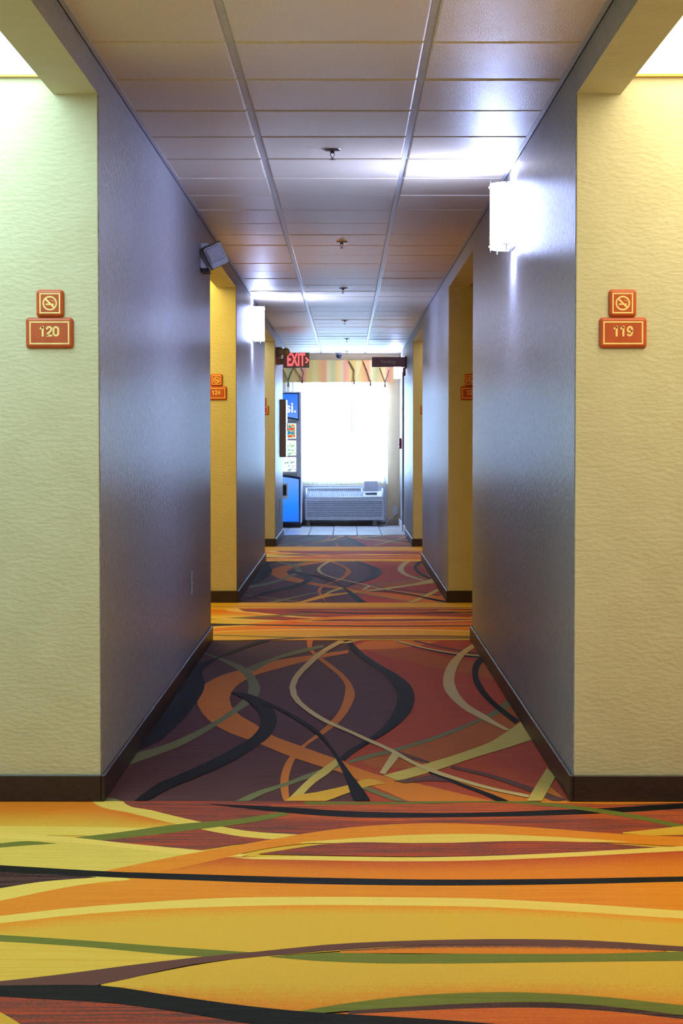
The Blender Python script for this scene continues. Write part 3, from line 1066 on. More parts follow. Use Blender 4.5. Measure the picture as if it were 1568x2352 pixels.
def room_sign(x, y, num, where):
    t = thing('room_sign', 'terracotta room number plate %s' % where, 'room sign', (x, y, 1.528), group='room number plates')
    plate(0.153, 0.099, 0.012, SIGN).build('plate', t)
    outline(0.129, 0.074, 0.0045, -0.0124, CREAMP).build('border_line', t)
    if num:
        numerals(num, 0.034, CREAMP, t, (0.0, -0.0128, 0.005))
        mb = MB()
        for k, (bx, bz) in enumerate(((-.012, -.020), (-.010, -.0235), (-.0135, -.025), (-.005, -.021), (0.0, -.020), (0.004, -.022), (0.009, -.020), (0.012, -.0215))):
            mb.lathe([(0.0010, 0), (0.0004, 0.0008)], SIGNL, n=6, M=Matrix.Translation((bx, -0.012, bz)) @ Matrix.Rotation(math.pi / 2, 4, 'X'))
        mb.build('braille', t)
    q = thing('no_smoking_sign', 'small square no-smoking plate %s' % where.replace('reading', 'above plate').replace('partly', 'above the plate partly'), 'no-smoking sign', (x - 0.002 * (1 if x > 0 else -1), y, 1.528 + 0.0955), group='no-smoking plates')
    plate(0.089, 0.088, 0.012, SIGN).build('plate', q)
    outline(0.067, 0.066, 0.0042, -0.0124, CREAMP).build('border_line', q)
    mb = MB()
    i = mb.mi(CREAMP)
    n = 36
    ro, ri = 0.0235, 0.0185
    O = [mb.bm.verts.new((ro * math.cos(2 * math.pi * k / n), -0.0126, ro * math.sin(2 * math.pi * k / n))) for k in range(n)]
    I = [mb.bm.verts.new((ri * math.cos(2 * math.pi * k / n), -0.0126, ri * math.sin(2 * math.pi * k / n))) for k in range(n)]
    for k in range(n):
        mb.bm.faces.new((O[k], O[(k + 1) % n], I[(k + 1) % n], I[k])).material_index = i
    mb.build('ring', q)
    mb = MB()
    mb.box(-0.020, 0.020, -0.0131, -0.0121, -0.003, 0.003, CREAMP, M=Matrix.Rotation(math.radians(45), 4, 'Y'))
    mb.build('slash', q)
    mb = MB()
    mb.box(-0.013, 0.006, -0.0128, -0.0121, -0.006, -0.001, CREAMP)
    mb.box(0.007, 0.013, -0.0128, -0.0121, -0.006, -0.001, CREAMP)
    mb.build('cigarette', q)
    mb = MB()
    mb.tube([(0.004, -0.0124, 0.010), (0.008, -0.0124, 0.008), (0.012, -0.0124, 0.008), (0.014, -0.0124, 0.003)], 0.0009, CREAMP, n=5)
    mb.build('smoke', q)


SIGNL = mat('raised_dots', (215, 120, 60), rough=0.4)
room_sign(-0.931, D1, '120', 'reading 120 on the pale green-lit wall at left')
room_sign(0.925, D1, '119', 'reading 119 on the yellow wall at right')
room_sign(-0.918, D3, '124', 'reading 124 on the bright yellow recess wall')
room_sign(0.934, D3, '123', 'partly hidden in the dark right recess')
room_sign(-0.918, D5, '', 'partly hidden in the farthest left recess')
room_sign(0.930, D5, '', 'partly hidden in the farthest right recess')

# ------------------------------------------------------------------ sprinklers
for k, (x, y, w) in enumerate(((-0.029, 8.09, 'nearest ceiling sprinkler, under the brightest part of the ceiling'),
                               (0.0, 11.8, 'second ceiling sprinkler, level with the emergency light'),
                               (0.0, 15.35, 'third ceiling sprinkler, just before the left sconce'),
                               (0.01, 19.4, 'fourth ceiling sprinkler from the camera'),
                               (0.03, 22.8, 'fifth ceiling sprinkler, level with the exit sign'),
                               (0.03, 26.0, 'farthest ceiling sprinkler, close to the window valance'))):
    t = thing('sprinkler', w, 'sprinkler', (x, y, 2.400), group='ceiling sprinklers')
    mb = MB()
    mb.lathe([(0.037, 0.002), (0.037, -0.001), (0.030, -0.006), (0.014, -0.008)], CHROME, n=20)
    mb.build('escutcheon', t)
    BR = mat('dark_bronze', (70, 52, 44), rough=0.4, metal=0.6)
    mb = MB()
    mb.lathe([(0.010, -0.007), (0.010, -0.014), (0.006, -0.016)], BR, n=12)
    for s in (-1, 1):
        mb.tube([(s * 0.006, 0, -0.014), (s * 0.009, 0, -0.022), (s * 0.004, 0, -0.032), (0, 0, -0.036)], 0.0018, BR, n=6)
    mb.build('frame_arms', t)
    mb = MB()
    mb.lathe([(0.002, -0.034), (0.003, -0.040), (0.012, -0.041), (0.012, -0.0425)], BR, n=12)
    mb.build('deflector', t)

# ------------------------------------------------------------------ emergency light on the left wall
EMG = mat('grey_lamp_plastic', (214, 214, 220), rough=0.45)
EMGD = mat('dark_gasket', (48, 46, 52), rough=0.6)
t = thing('emergency_light', 'grey emergency light with a tilted square head on the left wall', 'emergency light', (-HW, 10.62, 2.19))
mb = MB()
mb.box(0, 0.048, -0.09, 0.09, -0.066, 0.072, EMG, bev=0.006)
mb.build('wall_box', t)
mb = MB()
mb.box(0.004, 0.046, -0.08, 0.08, -0.085, -0.064, EMGD, bev=0.004)
mb.build('mounting_bracket', t)
mb = MB()
mb.tube([(0.046, -0.05, 0.02), (0.085, -0.075, 0.01)], 0.014, EMGD, n=10)
mb.build('swivel_neck', t)
Mh = Matrix.Translation((0.088, -0.115, 0.0)) @ Matrix.Rotation(math.radians(26), 4, 'Y') @ Matrix.Rotation(math.radians(10), 4, 'Z')
Mh = Matrix.Translation((0.088, -0.115, 0.0)) @ Euler((math.radians(8), math.radians(-26), math.radians(8)), 'XYZ').to_matrix().to_4x4()
mb = MB()
mb.box(-0.052, 0.052, -0.022, 0.045, -0.062, 0.062, EMG, bev=0.012, seg=3, M=Mh)
hd = mb.build('lamp_head', t)
mb = MB()
mb.box(-0.054, 0.054, 0.010, 0.016, -0.064, 0.064, EMGD, bev=0.003, seg=1, M=Mh)
mb.build('gasket', hd)
mb = MB()
LENS = mat('frosted_lens', (205, 205, 215), rough=0.25, rgb2=(180, 180, 195), nscale=120)
mb.box(-0.042, 0.042, -0.0265, -0.020, -0.030, 0.052, LENS, bev=0.006, M=Mh)
mb.build('lens', hd)
mb = MB()
for k in range(4):
    z = -0.052 + 0.006 * k
    mb.box(-0.040, 0.040, -0.0250, -0.020, z, z + 0.0035, EMG, M=Mh)
mb.build('fins', hd)


# ------------------------------------------------------------------ outlets
def outlet(name, loc, rz, label, m=WHITE, w=0.072, h=0.118):
    t = thing(name, label, 'outlet', loc, rz)
    mb = MB()
    mb.box(-w / 2, w / 2, -0.006, 0, -h / 2, h / 2, m, bev=0.003)
    mb.build('cover_plate', t)
    for z in (-0.022, 0.022):
        mb = MB()
        mb.box(-0.017, 0.017, -0.0085, -0.005, z - 0.015, z + 0.015, m, bev=0.002)
        s = mb.build('socket', t)
        mb = MB()
        for x in (-0.006, 0.006):
            mb.box(x - 0.001, x + 0.001, -0.0088, -0.008, z - 0.005, z + 0.006, EMGD)
        mb.build('slots', s)
    return t


ALMOND = mat('grey_cover_plate', (196, 194, 188), rough=0.4)
outlet('wall_outlet', (-HW, 9.87, 0.45), math.radians(90), 'grey duplex outlet low on the near left wall', ALMOND)
outlet('wall_outlet', (-HW, 22.95, 0.43), math.radians(90), 'outlet low on the left wall below the brown cabinet', ALMOND)
p = at(907, 1172, DB)
outlet('wall_outlet', (p.x, DB, p.z), 0.0, 'white outlet on the end wall right of the air conditioner', WHITE)

# ------------------------------------------------------------------ exit sign
Y = 22.2
XH = mat('smoky_grey_housing', (150, 146, 142), rough=0.35)
BEI = mat('taupe_lamp_plastic', (176, 152, 130), rough=0.5)
REDL = glow('red_sign_light', (1.0, 0.05, 0.07), 2.2)
c = at(680.5, 827.5, Y)
t = thing('exit_sign', 'red lit EXIT sign with arrow hanging off the left wall', 'exit sign', (c.x, Y, c.z))
w, h = 0.298, 0.176
mb = MB()
mb.box(-w / 2, w / 2, 0, 0.035, -h / 2, h / 2, XH, bev=0.004)
mb.build('housing', t)
text_mesh('EXIT', 0.205, 0.0015, 0.004, REDL, 'lettering', t, (-0.005, -0.003, 0.0), sx=0.50)
mb = MB()
for sgn in (-1, 1):
    mb.box(0, 0.045, -0.004, 0.0, -0.007, 0.007, REDL, M=Matrix.Translation((0.138, 0, 0.0)) @ Matrix.Rotation(math.radians(sgn * 135), 4, 'Y'))
mb.build('arrow', t)
mb = MB()
mb.box(-0.20, -w / 2 + 0.01, 0.006, 0.03, -0.05, 0.02, BEI, bev=0.004)
mb.box(-HW - c.x, -0.19, -0.01, 0.05, -0.055, 0.04, BEI, bev=0.004)
mb.build('bracket', t)
# twin emergency heads above the bracket
c2 = at(650, 813, Y)
t2 = thing('emergency_light', 'taupe twin-head emergency light beside the red exit sign', 'emergency light', (-HW, Y - 0.25, c2.z))
mb = MB()
mb.box(0, 0.055, -0.1, 0.1, -0.062, 0.062, BEI, bev=0.006)
mb.build('wall_box', t2)
for k, (x, yy, rx) in enumerate(((0.045, -0.135, -10), (0.105, -0.04, 25))):
    Mx = Matrix.Translation((x, yy, 0.008)) @ Matrix.Rotation(math.radians(rx), 4, 'Z') @ Matrix.Rotation(math.pi / 2, 4, 'X')
    mb = MB()
    mb.lathe([(0.018, -0.035), (0.040, -0.01), (0.048, 0.012), (0.044, 0.016)], BEI, n=20, M=Mx)
    hd = mb.build('lamp_head', t2)
    mb = MB()
    mb.lathe([(0.040, 0.0155), (0.030, 0.020), (0.012, 0.022)], mat('clear_lamp_lens', (170, 160, 140), rough=0.15), n=20, M=Mx)
    mb.build('lens', hd)

# ------------------------------------------------------------------ vending sign
Y = 23.8
MAUVE = mat('mauve_brown_sign', (176, 134, 148), rough=0.5, rgb2=(168, 126, 140))
MAUD = mat('dark_mauve_bracket', (130, 84, 100), rough=0.45)
a, b = at(854, 820, Y), at(930, 843, Y)
t = thing('vending_sign', 'mauve sign reading Vending projecting from the right wall', 'sign', ((a.x + b.x) / 2, Y, (a.z + b.z) / 2))
w, h = b.x - a.x, a.z - b.z
pl = plate(w, h, 0.012, MAUVE)
pl.build('panel', t)
text_mesh('Vending', 0.056, 0.0008, 0.0004, mat('pale_sign_print', (250, 240, 245), rough=0.5), 'lettering', t, (-0.01, -0.0126, 0.002))
mb = MB()
xw = HW - (a.x + b.x) / 2
mb.box(w / 2 - 0.004, xw, -0.012, 0.02, -h / 2 - 0.02, h / 2 + 0.01, MAUD, bev=0.002, seg=1)
mb.build('bracket', t)
mb = MB()
mb.box(xw - 0.045, xw - 0.012, -0.008, 0.012, -h / 2 - 0.11, -h / 2 - 0.004, MAUVE, bev=0.003, seg=1)
mb.build('drop_tab', t)

# ------------------------------------------------------------------ wall cabinet at the left corner
CABM = mat('grey_brown_cabinet', (208, 192, 184), rough=0.4)
zt, zb = at(643, 917, 23.1).z, at(643, 1050, 23.1).z
t = thing('wall_cabinet', 'shallow grey-brown cabinet on the left wall beside the blue machine', 'cabinet', (-HW, 23.1, zb))
hh = zt - zb
mb = MB()
mb.box(0, 0.058, 0, 0.62, 0, hh, CABM, bev=0.003, seg=1)
mb.build('body', t)
mb = MB()
mb.box(0.059, 0.069, 0.0, 0.62, 0, hh, WHITE, bev=0.003, seg=1)
d = mb.build('door', t)
mb = MB()
mb.tube([(0.069, 0.06, hh * 0.45), (0.085, 0.06, hh * 0.45), (0.085, 0.06, hh * 0.58), (0.069, 0.06, hh * 0.58)], 0.004, CHROME, n=6)
mb.build('handle', d)

# ------------------------------------------------------------------ drink machine
Y = 26.10
MS = mat('silver_grey_machine_enamel', (216, 220, 236), rough=0.35, metal=0.0)
MD = mat('dark_blue_machine_trim', (28, 52, 110), rough=0.4)
MBK = mat('black_machine_plastic', (24, 24, 28), rough=0.5)


def lit_print(name, cols, strength, scale=(1, 1, 1), kind='grad'):
    m, nt, b, N, L = new_mat(name)
    b.inputs['Base Color'].default_value = (0.05, 0.05, 0.06, 1)
    b.inputs['Roughness'].default_value = 0.2
    tc = N.new('ShaderNodeTexCoord')
    rp = N.new('ShaderNodeValToRGB')
    el = rp.color_ramp.elements
    for k, (p, c_) in enumerate(cols):
        e = el[k] if k < 2 else el.new(p)
        e.position = p
        e.color = lin(c_)
    if kind == 'grad':
        sp = N.new('ShaderNodeSeparateXYZ')
        L.new(tc.outputs['Generated'], sp.inputs[0])
        L.new(sp.outputs['Z'], rp.inputs['Fac'])
    else:
        mp = N.new('ShaderNodeMapping')
        mp.inputs['Scale'].default_value = scale
        L.new(tc.outputs['Generated'], mp.inputs['Vector'])
        nz = N.new('ShaderNodeTexNoise')
        nz.inputs['Scale'].default_value = 3.2
        nz.inputs['Detail'].default_value = 1
        L.new(mp.outputs[0], nz.inputs['Vector'])
        L.new(nz.outputs['Fac'], rp.inputs['Fac'])
    L.new(rp.outputs['Color'], b.inputs['Emission Color'])
    b.inputs['Emission Strength'].default_value = strength
    return m


c = at(692, 1213, Y)
mx1 = c.x
mw = 0.94
mx0 = mx1 - mw
zt = at(692, 900, Y).z
t = thing('drink_machine', 'tall blue lit drink machine half hidden behind the left wall', 'vending machine', ((mx0 + mx1) / 2, Y, 0))
hx = mw / 2


def mz(py):
    return at(690, py, Y).z


def mxp(px):
    return at(px, 1000, Y).x - (mx0 + mx1) / 2


mb = MB()
mb.box(-hx, hx, 0.03, 0.70, 0.06, zt - 0.01, MS, bev=0.012)
mb.build('cabinet', t)
mb = MB()
mb.box(-hx, hx, 0.0, 0.035, 0.09, zt, MS, bev=0.014, seg=3)
dr = mb.build('front_door', t)
mb = MB()
mb.box(-hx + 0.01, hx - 0.01, 0.02, 0.68, 0.0, 0.075, MBK, bev=0.004, seg=1)
for k in range(3):
    mb.box(-hx + 0.02, hx - 0.02, 0.004, 0.02, 0.012 + 0.022 * k, 0.024 + 0.022 * k, MBK)
mb.build('base_grille', t)
xr = mxp(684)
xl = -hx + 0.03
# header sign with a curved lower edge
n = 14


def curved(x0, x1, ztop, zbot, sag, up=False):
    pts = []
    for k in range(n + 1):
        u = k / n
        x = x0 + (x1 - x0) * u
        pts.append((x, zbot + sag * (4 * u * (1 - u))))
    if not up:
        return [(x0, ztop), (x1, ztop)] + pts[::-1]
    return pts + [(x1, ztop), (x0, ztop)]


blueH = lit_print('lit_blue_header', ((0.0, (100, 150, 240)), (1.0, (10, 110, 240)), (0.6, (50, 120, 232))), 0.95)
hp = curved(xl, xr, mz(905), mz(962), 0.05)
mb = MB()
mb.poly([(x, -0.012, z) for x, z in curved(xl - 0.012, xr + 0.012, mz(905) + 0.014, mz(962) - 0.022, 0.05)], MD, thick=(0, 0.014, 0))
mb.build('header_frame', t)
mb = MB()
mb.poly([(x, -0.016, z) for x, z in hp], blueH, thick=(0, 0.008, 0))
mb.build('header_panel', t)
WL = glow('white_lit_letters', (0.95, 0.97, 1.0), 1.15)
lx = mxp(680.5)
text_mesh('pepsi.', 0.195, 0.001, 0.0022, WL, 'lettering', t, (lx, -0.018, mz(937)), align='RIGHT', sx=0.9)
# selection pictures, three rows of four
colset = [((0.30, (20, 110, 190)), (0.44, (40, 160, 180)), (0.52, (240, 200, 60)), (0.58, (240, 90, 40)), (0.68, (200, 60, 40))),
          ((0.30, (80, 190, 150)), (0.42, (240, 248, 240)), (0.55, (255, 240, 225)), (0.66, (120, 210, 160))),
          ((0.28, (90, 170, 200)), (0.38, (235, 245, 245)), (0.55, (250, 250, 250)), (0.68, (120, 170, 170)))]
pw = 0.188
for r, (ya, yb) in enumerate(((973, 1007), (1012, 1046), (1050, 1083))):
    pm = lit_print('lit_picture', colset[r], 1.0, (1.0, 1.0, 1.3), 'noise')
    for k in range(4):
        x1 = mxp(679.5) - k * (pw + 0.02)
        mb = MB()
        mb.box(x1 - pw, x1, -0.006, 0.002, mz(yb), mz(ya), WL, bev=0.002, seg=1)
        pc = mb.build('picture_frame', t)
        mb = MB()
        g = 0.010 if r == 0 else 0.004
        mb.box(x1 - pw + g, x1 - g, -0.009, -0.005, mz(yb) + g, mz(ya) - g, pm)
        mb.build('picture', pc)
for (ya, yb) in ((966.5, 970.5), (1087, 1094)):
    mb = MB()
    mb.box(xl, mxp(682), -0.005, 0.002, mz(yb), mz(ya), mat('pale_strip', (180, 190, 190), rough=0.4))
    mb.build('label_strip', t)
blueL = lit_print('lit_blue_front', ((0.0, (0, 110, 245)), (1.0, (110, 160, 235)), (0.35, (0, 128, 250)), (0.75, (80, 150, 245))), 0.95)
lp = curved(xl, mxp(686), mz(1198), mz(1101), 0.045)
mb = MB()
mb.poly([(x, -0.012, z) for x, z in curved(xl - 0.012, mxp(686) + 0.02, mz(1198) - 0.02, mz(1101) + 0.03, 0.04)], MD, thick=(0, 0.014, 0))
mb.build('front_frame', t)
mb = MB()
mb.poly([(x, -0.016, z) for x, z in lp], blueL, thick=(0, 0.008, 0))
mb.build('front_panel', t)
mb = MB()
mb.box(mxp(645), mxp(661), -0.024, -0.012, mz(1146), mz(1110), MS, bev=0.006)
sl = mb.build('slot_surround', t)
mb = MB()
mb.box(mxp(646), mxp(657.5), -0.027, -0.022, mz(1138), mz(1114), MBK, bev=0.003)
mb.build('slot', sl)

# ------------------------------------------------------------------ window, curtain, valance
FR = mat('white_window_frame', (225, 228, 232), rough=0.4)
m_, nt_, b_, N_, L_ = new_mat('window_glass')
tr = N_.new('ShaderNodeBsdfTransparent')
tr.inputs[0].default_value = (0.96, 0.98, 1.0, 1)
gl = N_.new('ShaderNodeBsdfGlossy')
gl.inputs['Roughness'].default_value = 0.02
mxs = N_.new('ShaderNodeMixShader')
mxs.inputs[0].default_value = 0.05
L_.new(tr.outputs[0], mxs.inputs[1])
L_.new(gl.outputs[0], mxs.inputs[2])
L_.new(mxs.outputs[0], N_['Material Output'].inputs['Surface'])
GLASS = m_
wn = bpy.data.objects.new('window_1', None)
C.objects.link(wn)
wn.location = (0, DB, 0)
tag(wn, 'bright overexposed window in the end wall behind sheer curtain', 'window', kind='structure')
xm = (WX0 + WX1) / 2
for x0, x1, z0, z1 in ((WX0, WX0 + 0.04, WZ0, WZ1), (WX1 - 0.04, WX1, WZ0, WZ1), (WX0, WX1, WZ0, WZ0 + 0.04), (WX0, WX1, WZ1 - 0.04, WZ1), (xm - 0.018, xm + 0.018, WZ0, WZ1)):
    mb = MB()
    mb.box(x0, x1, 0.07, 0.12, z0, z1, FR, bev=0.003, seg=1)
    mb.build('window_frame', wn)
for x0, x1 in ((WX0 + 0.04, xm - 0.018), (xm + 0.018, WX1 - 0.04)):
    mb = MB()
    mb.box(x0, x1, 0.092, 0.097, WZ0 + 0.04, WZ1 - 0.04, GLASS)
    mb.build('pane', wn)
mb = MB()
mb.box(WX0 - 0.02, WX1 + 0.02, -0.02, 0.08, WZ0 - 0.02, WZ0, FR, bev=0.003, seg=1)
mb.build('window_sill', wn)

m_, nt_, b_, N_, L_ = new_mat('sheer_curtain')
df = N_.new('ShaderNodeBsdfDiffuse')
df.inputs[0].default_value = (0.85, 0.87, 0.9, 1)
tl = N_.new('ShaderNodeBsdfTranslucent')
tl.inputs[0].default_value = (0.92, 0.95, 1.0, 1)
tr = N_.new('ShaderNodeBsdfTransparent')
m1 = N_.new('ShaderNodeMixShader')
m1.inputs[0].default_value = 0.6
L_.new(df.outputs[0], m1.inputs[1])
L_.new(tl.outputs[0], m1.inputs[2])
m2 = N_.new('ShaderNodeMixShader')
m2.inputs[0].default_value = 0.20
L_.new(m1.outputs[0], m2.inputs[1])
L_.new(tr.outputs[0], m2.inputs[2])
L_.new(m2.outputs[0], N_['Material Output'].inputs['Surface'])
SHEER = m_
t = thing('sheer_curtain', 'white sheer curtain over the window, hanging above the air conditioner', 'curtain', (0, DB - 0.07, 0))


def cloth(x0, x1, zt, zb, m, amp, waves, nx=160, nz=14, zw=0.02, flare=0.0):
    mb = MB()
    i = mb.mi(m)
    rows = []
    for r in range(nz + 1):
        v = r / nz
        row = []
        for k in range(nx + 1):
            u = k / nx
            x = x0 + (x1 - x0) * u + flare * v * max(0, (u - 0.8) / 0.2)
            a = amp * (0.5 + 0.5 * v)
            y = a * math.sin(u * waves * 2 * math.pi) + 0.4 * a * math.sin(u * waves * 4.7 + 1.3)
            z = zt + (zb - zt) * v + (zw * math.sin(u * 9.0 + 0.5) * 0.5 + zw * 0.35 * math.sin(u * waves * 6.28)) * v
            row.append(mb.bm.verts.new((x, y, z)))
        rows.append(row)
    for a, b in zip(rows, rows[1:]):
        for k in range(nx):
            f = mb.bm.faces.new((a[k], a[k + 1], b[k + 1], b[k]))
            f.material_index = i
            f.smooth = True
    return mb


zc = at(800, 1110, DB).z
cloth(-0.98, 0.585, 2.20, zc, SHEER, 0.014, 24, flare=0.02).build('sheer_panel', t)
cloth(-0.98, 0.585, zc + 0.028, zc - 0.001, SHEER, 0.015, 24, nz=2, flare=0.02).build('hem', t)
mb = MB()
mb.tube([(-1.0, 0.0, 2.21), (0.62, 0.0, 2.21)], 0.008, FR, n=8)
mb.build('rod', t)
p, q = at(807.5, 880, DB - 0.11), at(807.5, 990, DB - 0.11)
mb = MB()
mb.tube([(p.x, -0.04, 2.19), (p.x, -0.04, q.z)], 0.006, mat('wand_plastic', (210, 210, 210), rough=0.3), n=8)
mb.build('wand', t)

m_, nt_, b_, N_, L_ = new_mat('striped_valance_cloth')
b_.inputs['Roughness'].default_value = 0.85
g_ = N_.new('ShaderNodeNewGeometry')
sp = N_.new('ShaderNodeSeparateXYZ')
L_.new(g_.outputs['Position'], sp.inputs[0])
mm = N_.new('ShaderNodeMath')
mm.operation = 'MULTIPLY'
mm.inputs[1].default_value = 1 / 0.60
L_.new(sp.outputs['X'], mm.inputs[0])
fr = N_.new('ShaderNodeMath')
fr.operation = 'FRACT'
L_.new(mm.outputs[0], fr.inputs[0])
rp = N_.new('ShaderNodeValToRGB')
rp.color_ramp.interpolation = 'LINEAR'
stops = ((0.0, (218, 142, 104)), (0.09, (218, 150, 108)), (0.12, (205, 170, 92)), (0.22, (206, 166, 84)), (0.30, (202, 184, 118)), (0.42, (214, 160, 84)), (0.55, (212, 140, 100)), (0.62, (206, 182, 120)), (0.74, (172, 168, 106)), (0.84, (222, 170, 96)), (0.93, (205, 186, 126)), (1.0, (218, 142, 104)))
el = rp.color_ramp.elements
for k, (p_, c_) in enumerate(stops):
    e = el[k] if k < 2 else el.new(p_)
    e.position = p_
    e.color = lin(c_)
L_.new(fr.outputs[0], rp.inputs['Fac'])
L_.new(rp.outputs['Color'], b_.inputs['Base Color'])
VAL = m_
FRINGE = mat('brown_cord', (96, 70, 44), rough=0.8)
YV = DB - 0.19
zt, zb = at(780, 827, YV).z, at(780, 878, YV).z
xr = at(905, 850, YV).x
t = thing('valance', 'striped fabric valance with tassels over the window', 'valance', (0, YV, 0))
mb = cloth(-1.35, xr, zt, zb, VAL, 0.006, 7, nx=90, nz=4, zw=0.004)
i = mb.mi(VAL)
mb.bm.faces.new([mb.bm.verts.new(p) for p in ((xr, 0, zt), (xr, 0.18, zt), (xr, 0.18, zb), (xr, 0, zb))]).material_index = i
mb.bm.faces.new([mb.bm.verts.new(p) for p in ((-1.35, 0, zt), (xr, 0, zt), (xr, 0.18, zt), (-1.35, 0.18, zt))]).material_index = i
mb.build('cloth', t)


def pv(px, py, dy=0.0):
    q = at(px, py, YV)
    return (q.x, dy, q.z)


flaps = [((640, 829), (650, 848), (662, 876), (673, 846), (680, 829)),
         ((672, 829), (690, 843), (698, 856), (695, 872), (682, 852)),
         ((801, 829), (814, 852), (813, 873), (824, 856), (834, 829)),
         ((833, 829), (842, 850), (850, 876), (861, 850), (871, 829)),
         ((865, 829), (875, 852), (884, 880), (893, 852), (901, 829))]
for fl in flaps:
    mb = MB()
    mb.poly([pv(x, y, -0.026) for x, y in fl], VAL, thick=(0, 0.010, 0))
    mb.build('flap', t)
cords = [((650, 848), (656, 862), (662, 876)), ((674, 845), (667, 862), (662, 876)), ((690, 843), (697, 856), (694, 871)), ((801, 829), (814, 852), (812, 873)),
         ((833, 829), (842, 850), (850, 876)), ((872, 845), (878, 862), (884, 878)), ((893, 850), (888, 866), (884, 878))]
for cd_ in cords:
    mb = MB()
    mb.tube([pv(x, y, -0.032) for x, y in cd_], 0.005, FRINGE, n=6)
    mb.build('cord', t)
for x, y in ((662, 876), (694, 868), (813, 870), (850.5, 874), (884, 877)):
    q = pv(x, y, -0.032)
    mb = MB()
    mb.lathe([(0.003, 0.0), (0.009, -0.008), (0.006, -0.018), (0.011, -0.028), (0.014, -0.075), (0.006, -0.078)], mat('tassel_yarn', (110, 76, 48), rough=0.9), n=10, M=Matrix.Translation(q))
    mb.build('tassel', t)

# ------------------------------------------------------------------ wall air conditioner
YA = 26.56
AC = mat('grey_white_ac_plastic', (205, 206, 212), rough=0.4)
ACI = mat('ac_grille_grey', (140, 146, 160), rough=0.5)
ACD = mat('ac_dark_gap', (70, 74, 86), rough=0.6)


def ap(px, py):
    q = at(px, py, YA)
    return q.x, q.z


x0, zb = ap(702, 1195)
x1, zt = ap(880, 1123)
xc = (x0 + x1) / 2
t = thing('air_conditioner', 'white louvred air conditioner below the window', 'air conditioner', (xc, YA, 0))
hx = (x1 - x0) / 2
zf = ap(800, 1143)[1]
mb = MB()
# body: sloped top, closed sides
prof = [(0.0, zb), (0.0, zf), (0.13, zt - 0.035), (0.37, zt - 0.035), (0.37, zb)]
pts = [(-hx, y, z) for y, z in prof]
mb.poly(pts, AC, thick=(2 * hx, 0, 0))
mb.build('body', t)
mb = MB()
mb.box(-hx - 0.012, hx + 0.012, -0.012, 0.05, zb, zf, AC, bev=0.012, seg=3)
fp = mb.build('front_panel', t)
za, zz = ap(800, 1186)[1], ap(800, 1149)[1]
nl = 9
for k in range(nl):
    z = za + (zz - za) * (k + 0.5) / nl
    st = (zz - za) / nl
    mb = MB()
    mb.box(-hx + 0.02, hx - 0.02, -0.022, -0.010, z - st * 0.06, z + st * 0.42, AC, bev=0.002, seg=1, M=None)
    mb.build('louver', fp)
    mb = MB()
    mb.box(-hx + 0.02, hx - 0.02, -0.0135, -0.011, z - st * 0.5, z - st * 0.06, ACI)
    mb.build('louver_gap', fp)
# rim around the outlet opening
xa, xb_ = ap(703, 1130)[0] - xc, ap(836, 1130)[0] - xc
xe = ap(878, 1130)[0] - xc
for (p0, p1) in (((-hx + 0.012, -0.004, zf + 0.002), (hx - 0.012, -0.004, zf + 0.002)),
                 ((-hx + 0.008, 0.0, zf), (-hx + 0.008, 0.13, zt)),
                 ((hx - 0.008, 0.0, zf), (hx - 0.008, 0.13, zt)),
                 ((ap(831, 1130)[0] - xc, 0.0, zf), (ap(831, 1130)[0] - xc, 0.13, zt)),
                 ((-hx + 0.008, 0.13, zt), (ap(836, 1130)[0] - xc, 0.13, zt))):
    mb = MB()
    mb.tube([p0, p1], 0.014, AC, n=8)
    mb.build('rim', t)
mb = MB()
xg = ap(829, 1130)[0] - xc
mb.poly([(-hx + 0.02, 0.006, zf + 0.008), (xg, 0.006, zf + 0.008), (xg, 0.128, zt - 0.022), (-hx + 0.02, 0.128, zt - 0.022)], ACI, thick=(0, -0.004, 0.004))
gr = mb.build('outlet_grille', t)
mb = MB()
for k in range(26):
    x = -hx + 0.035 + (xg + hx - 0.05) * k / 25
    mb.tube([(x, 0.003, zf + 0.014), (x, 0.124, zt - 0.016)], 0.003, AC, n=5)
mb.build('grille_bars', gr)
# control bay and its lid
xl_, xr_ = ap(836, 1120)[0] - xc, ap(868, 1120)[0] - xc
zl = ap(850, 1105)[1]
mb = MB()
mb.box(xl_, xr_, 0.0, 0.012, -0.002, zl - zt + 0.03, mat('ac_lid_grey', (186, 188, 196), rough=0.45), bev=0.003, seg=1, M=Matrix.Translation((0, 0.135, zt - 0.03)) @ Matrix.Rotation(math.radians(-14), 4, 'X'))
mb.build('control_lid', t)
mb = MB()
mb.box(xl_ + 0.02, xr_ - 0.015, 0.055, 0.075, zt - 0.075, zt - 0.055, ACD, bev=0.002, seg=1)
mb.build('control_panel', t)
# wall sleeve trim and feet
a, b = at(693, 1115, DB), at(887, 1200, DB)
mb = MB()
mb.box(a.x - xc, b.x - xc, DB - YA - 0.035, DB - YA, b.z, a.z, AC, bev=0.004, seg=1)
mb.build('wall_sleeve', t)
for px in (708, 860):
    fx = ap(px, 1200)[0] - xc
    mb = MB()
    mb.box(fx - 0.03, fx + 0.03, 0.03, 0.30, 0.008, zb, mat('ac_foot', (120, 112, 110), rough=0.6), bev=0.004, seg=1)
    mb.build('foot', t)
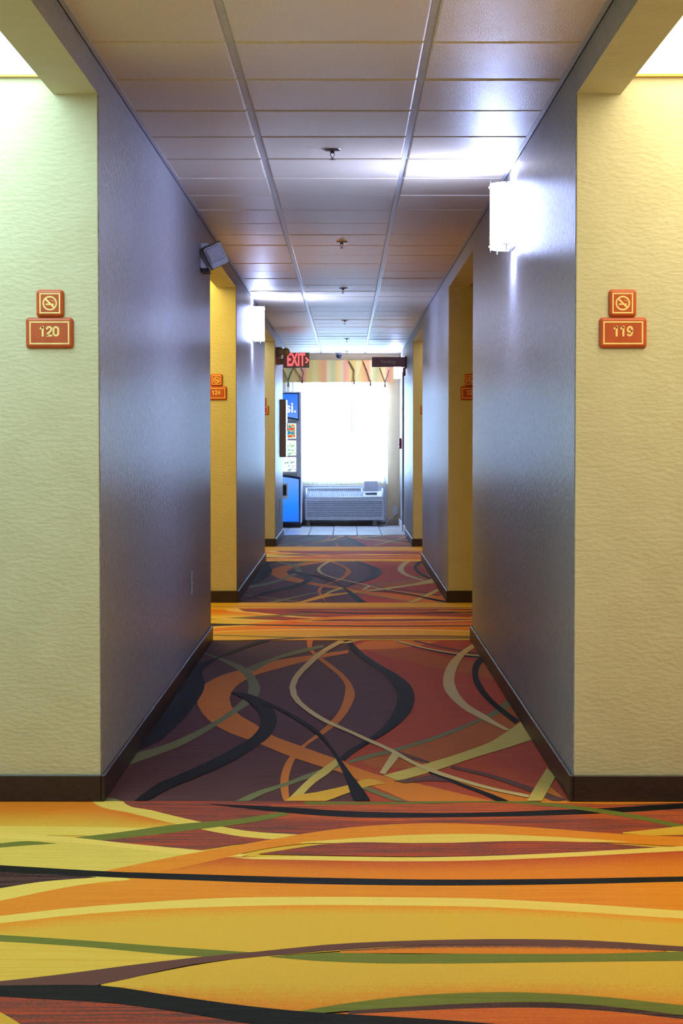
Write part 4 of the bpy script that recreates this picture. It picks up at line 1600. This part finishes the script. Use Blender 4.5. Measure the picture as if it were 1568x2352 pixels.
# cord
p = at(908, 1180, DB)
pts = [(p.x, DB - 0.012, p.z), (p.x, DB - 0.04, p.z - 0.03), (p.x + 0.0, DB - 0.05, 0.10), (p.x - 0.02, DB - 0.06, 0.02), (p.x - 0.10, DB - 0.10, 0.012),
       (p.x - 0.22, DB - 0.16, 0.012), (p.x - 0.32, DB - 0.14, 0.02), (p.x - 0.42, DB - 0.12, 0.03), (p.x - 0.46, DB - 0.11, 0.05)]
o = MB()
sm = smooth([(a_, b_2) for a_, b_2, _ in pts], 40)
smz = smooth([(k_, c_) for k_, (_, _, c_) in enumerate(pts)], 40)
o.tube([(sm[k][0], sm[k][1], max(0.012, smz[k][1])) for k in range(40)], 0.005, WHITE, n=6)
cb = o.build('power_cord', t, (-xc, -YA, 0))
mb = MB()
mb.box(p.x - 0.016, p.x + 0.016, DB - 0.04, DB - 0.009, p.z - 0.02, p.z + 0.02, WHITE, bev=0.004)
mb.build('plug', cb)

# ------------------------------------------------------------------ fire alarm pull, door casing, dome camera
PULLR = mat('red_alarm_plastic', (190, 30, 52), rough=0.35)
t = thing('fire_alarm_pull', 'red fire alarm box on the right wall near the window', 'fire alarm', (HW, 25.6, 1.15))
mb = MB()
mb.box(-0.045, 0, -0.045, 0.045, -0.07, 0.07, PULLR, bev=0.005)
mb.build('housing', t)
mb = MB()
mb.box(-0.056, -0.044, -0.03, 0.03, -0.02, 0.0, WHITE, bev=0.003, seg=1)
mb.build('pull_handle', t)
mb = MB()
mb.box(HW - 0.022, HW + 0.01, 24.90, 25.02, 0.0, 2.08, mat('tan_casing', (176, 160, 146), rough=0.4), bev=0.004, seg=1)
struct(mb.build('trim_1'), 'tan vertical casing strip on the right wall by the tiles', 'trim')
p = at(778, 813, 26.55)
t = thing('dome_camera', 'small dark dome camera hanging from the ceiling before the valance', 'security camera', (p.x, 26.55, 2.40))
mb = MB()
mb.lathe([(0.046, 0.0), (0.046, -0.022), (0.040, -0.026)], mat('camera_grey', (120, 120, 132), rough=0.4), n=20)
mb.build('mount_ring', t)
mb = MB()
mb.lathe([(0.039, -0.026), (0.037, -0.05), (0.028, -0.072), (0.014, -0.085), (0.003, -0.088)], mat('smoked_dome', (30, 30, 48), rough=0.08), n=20)
mb.build('dome', t)

# the small backlit prints light little beyond themselves: no direct sampling needed
for m in bpy.data.materials:
    if m.name.startswith(('lit_blue', 'lit_picture', 'white_lit', 'red_sign')):
        m.cycles.emission_sampling = 'NONE'
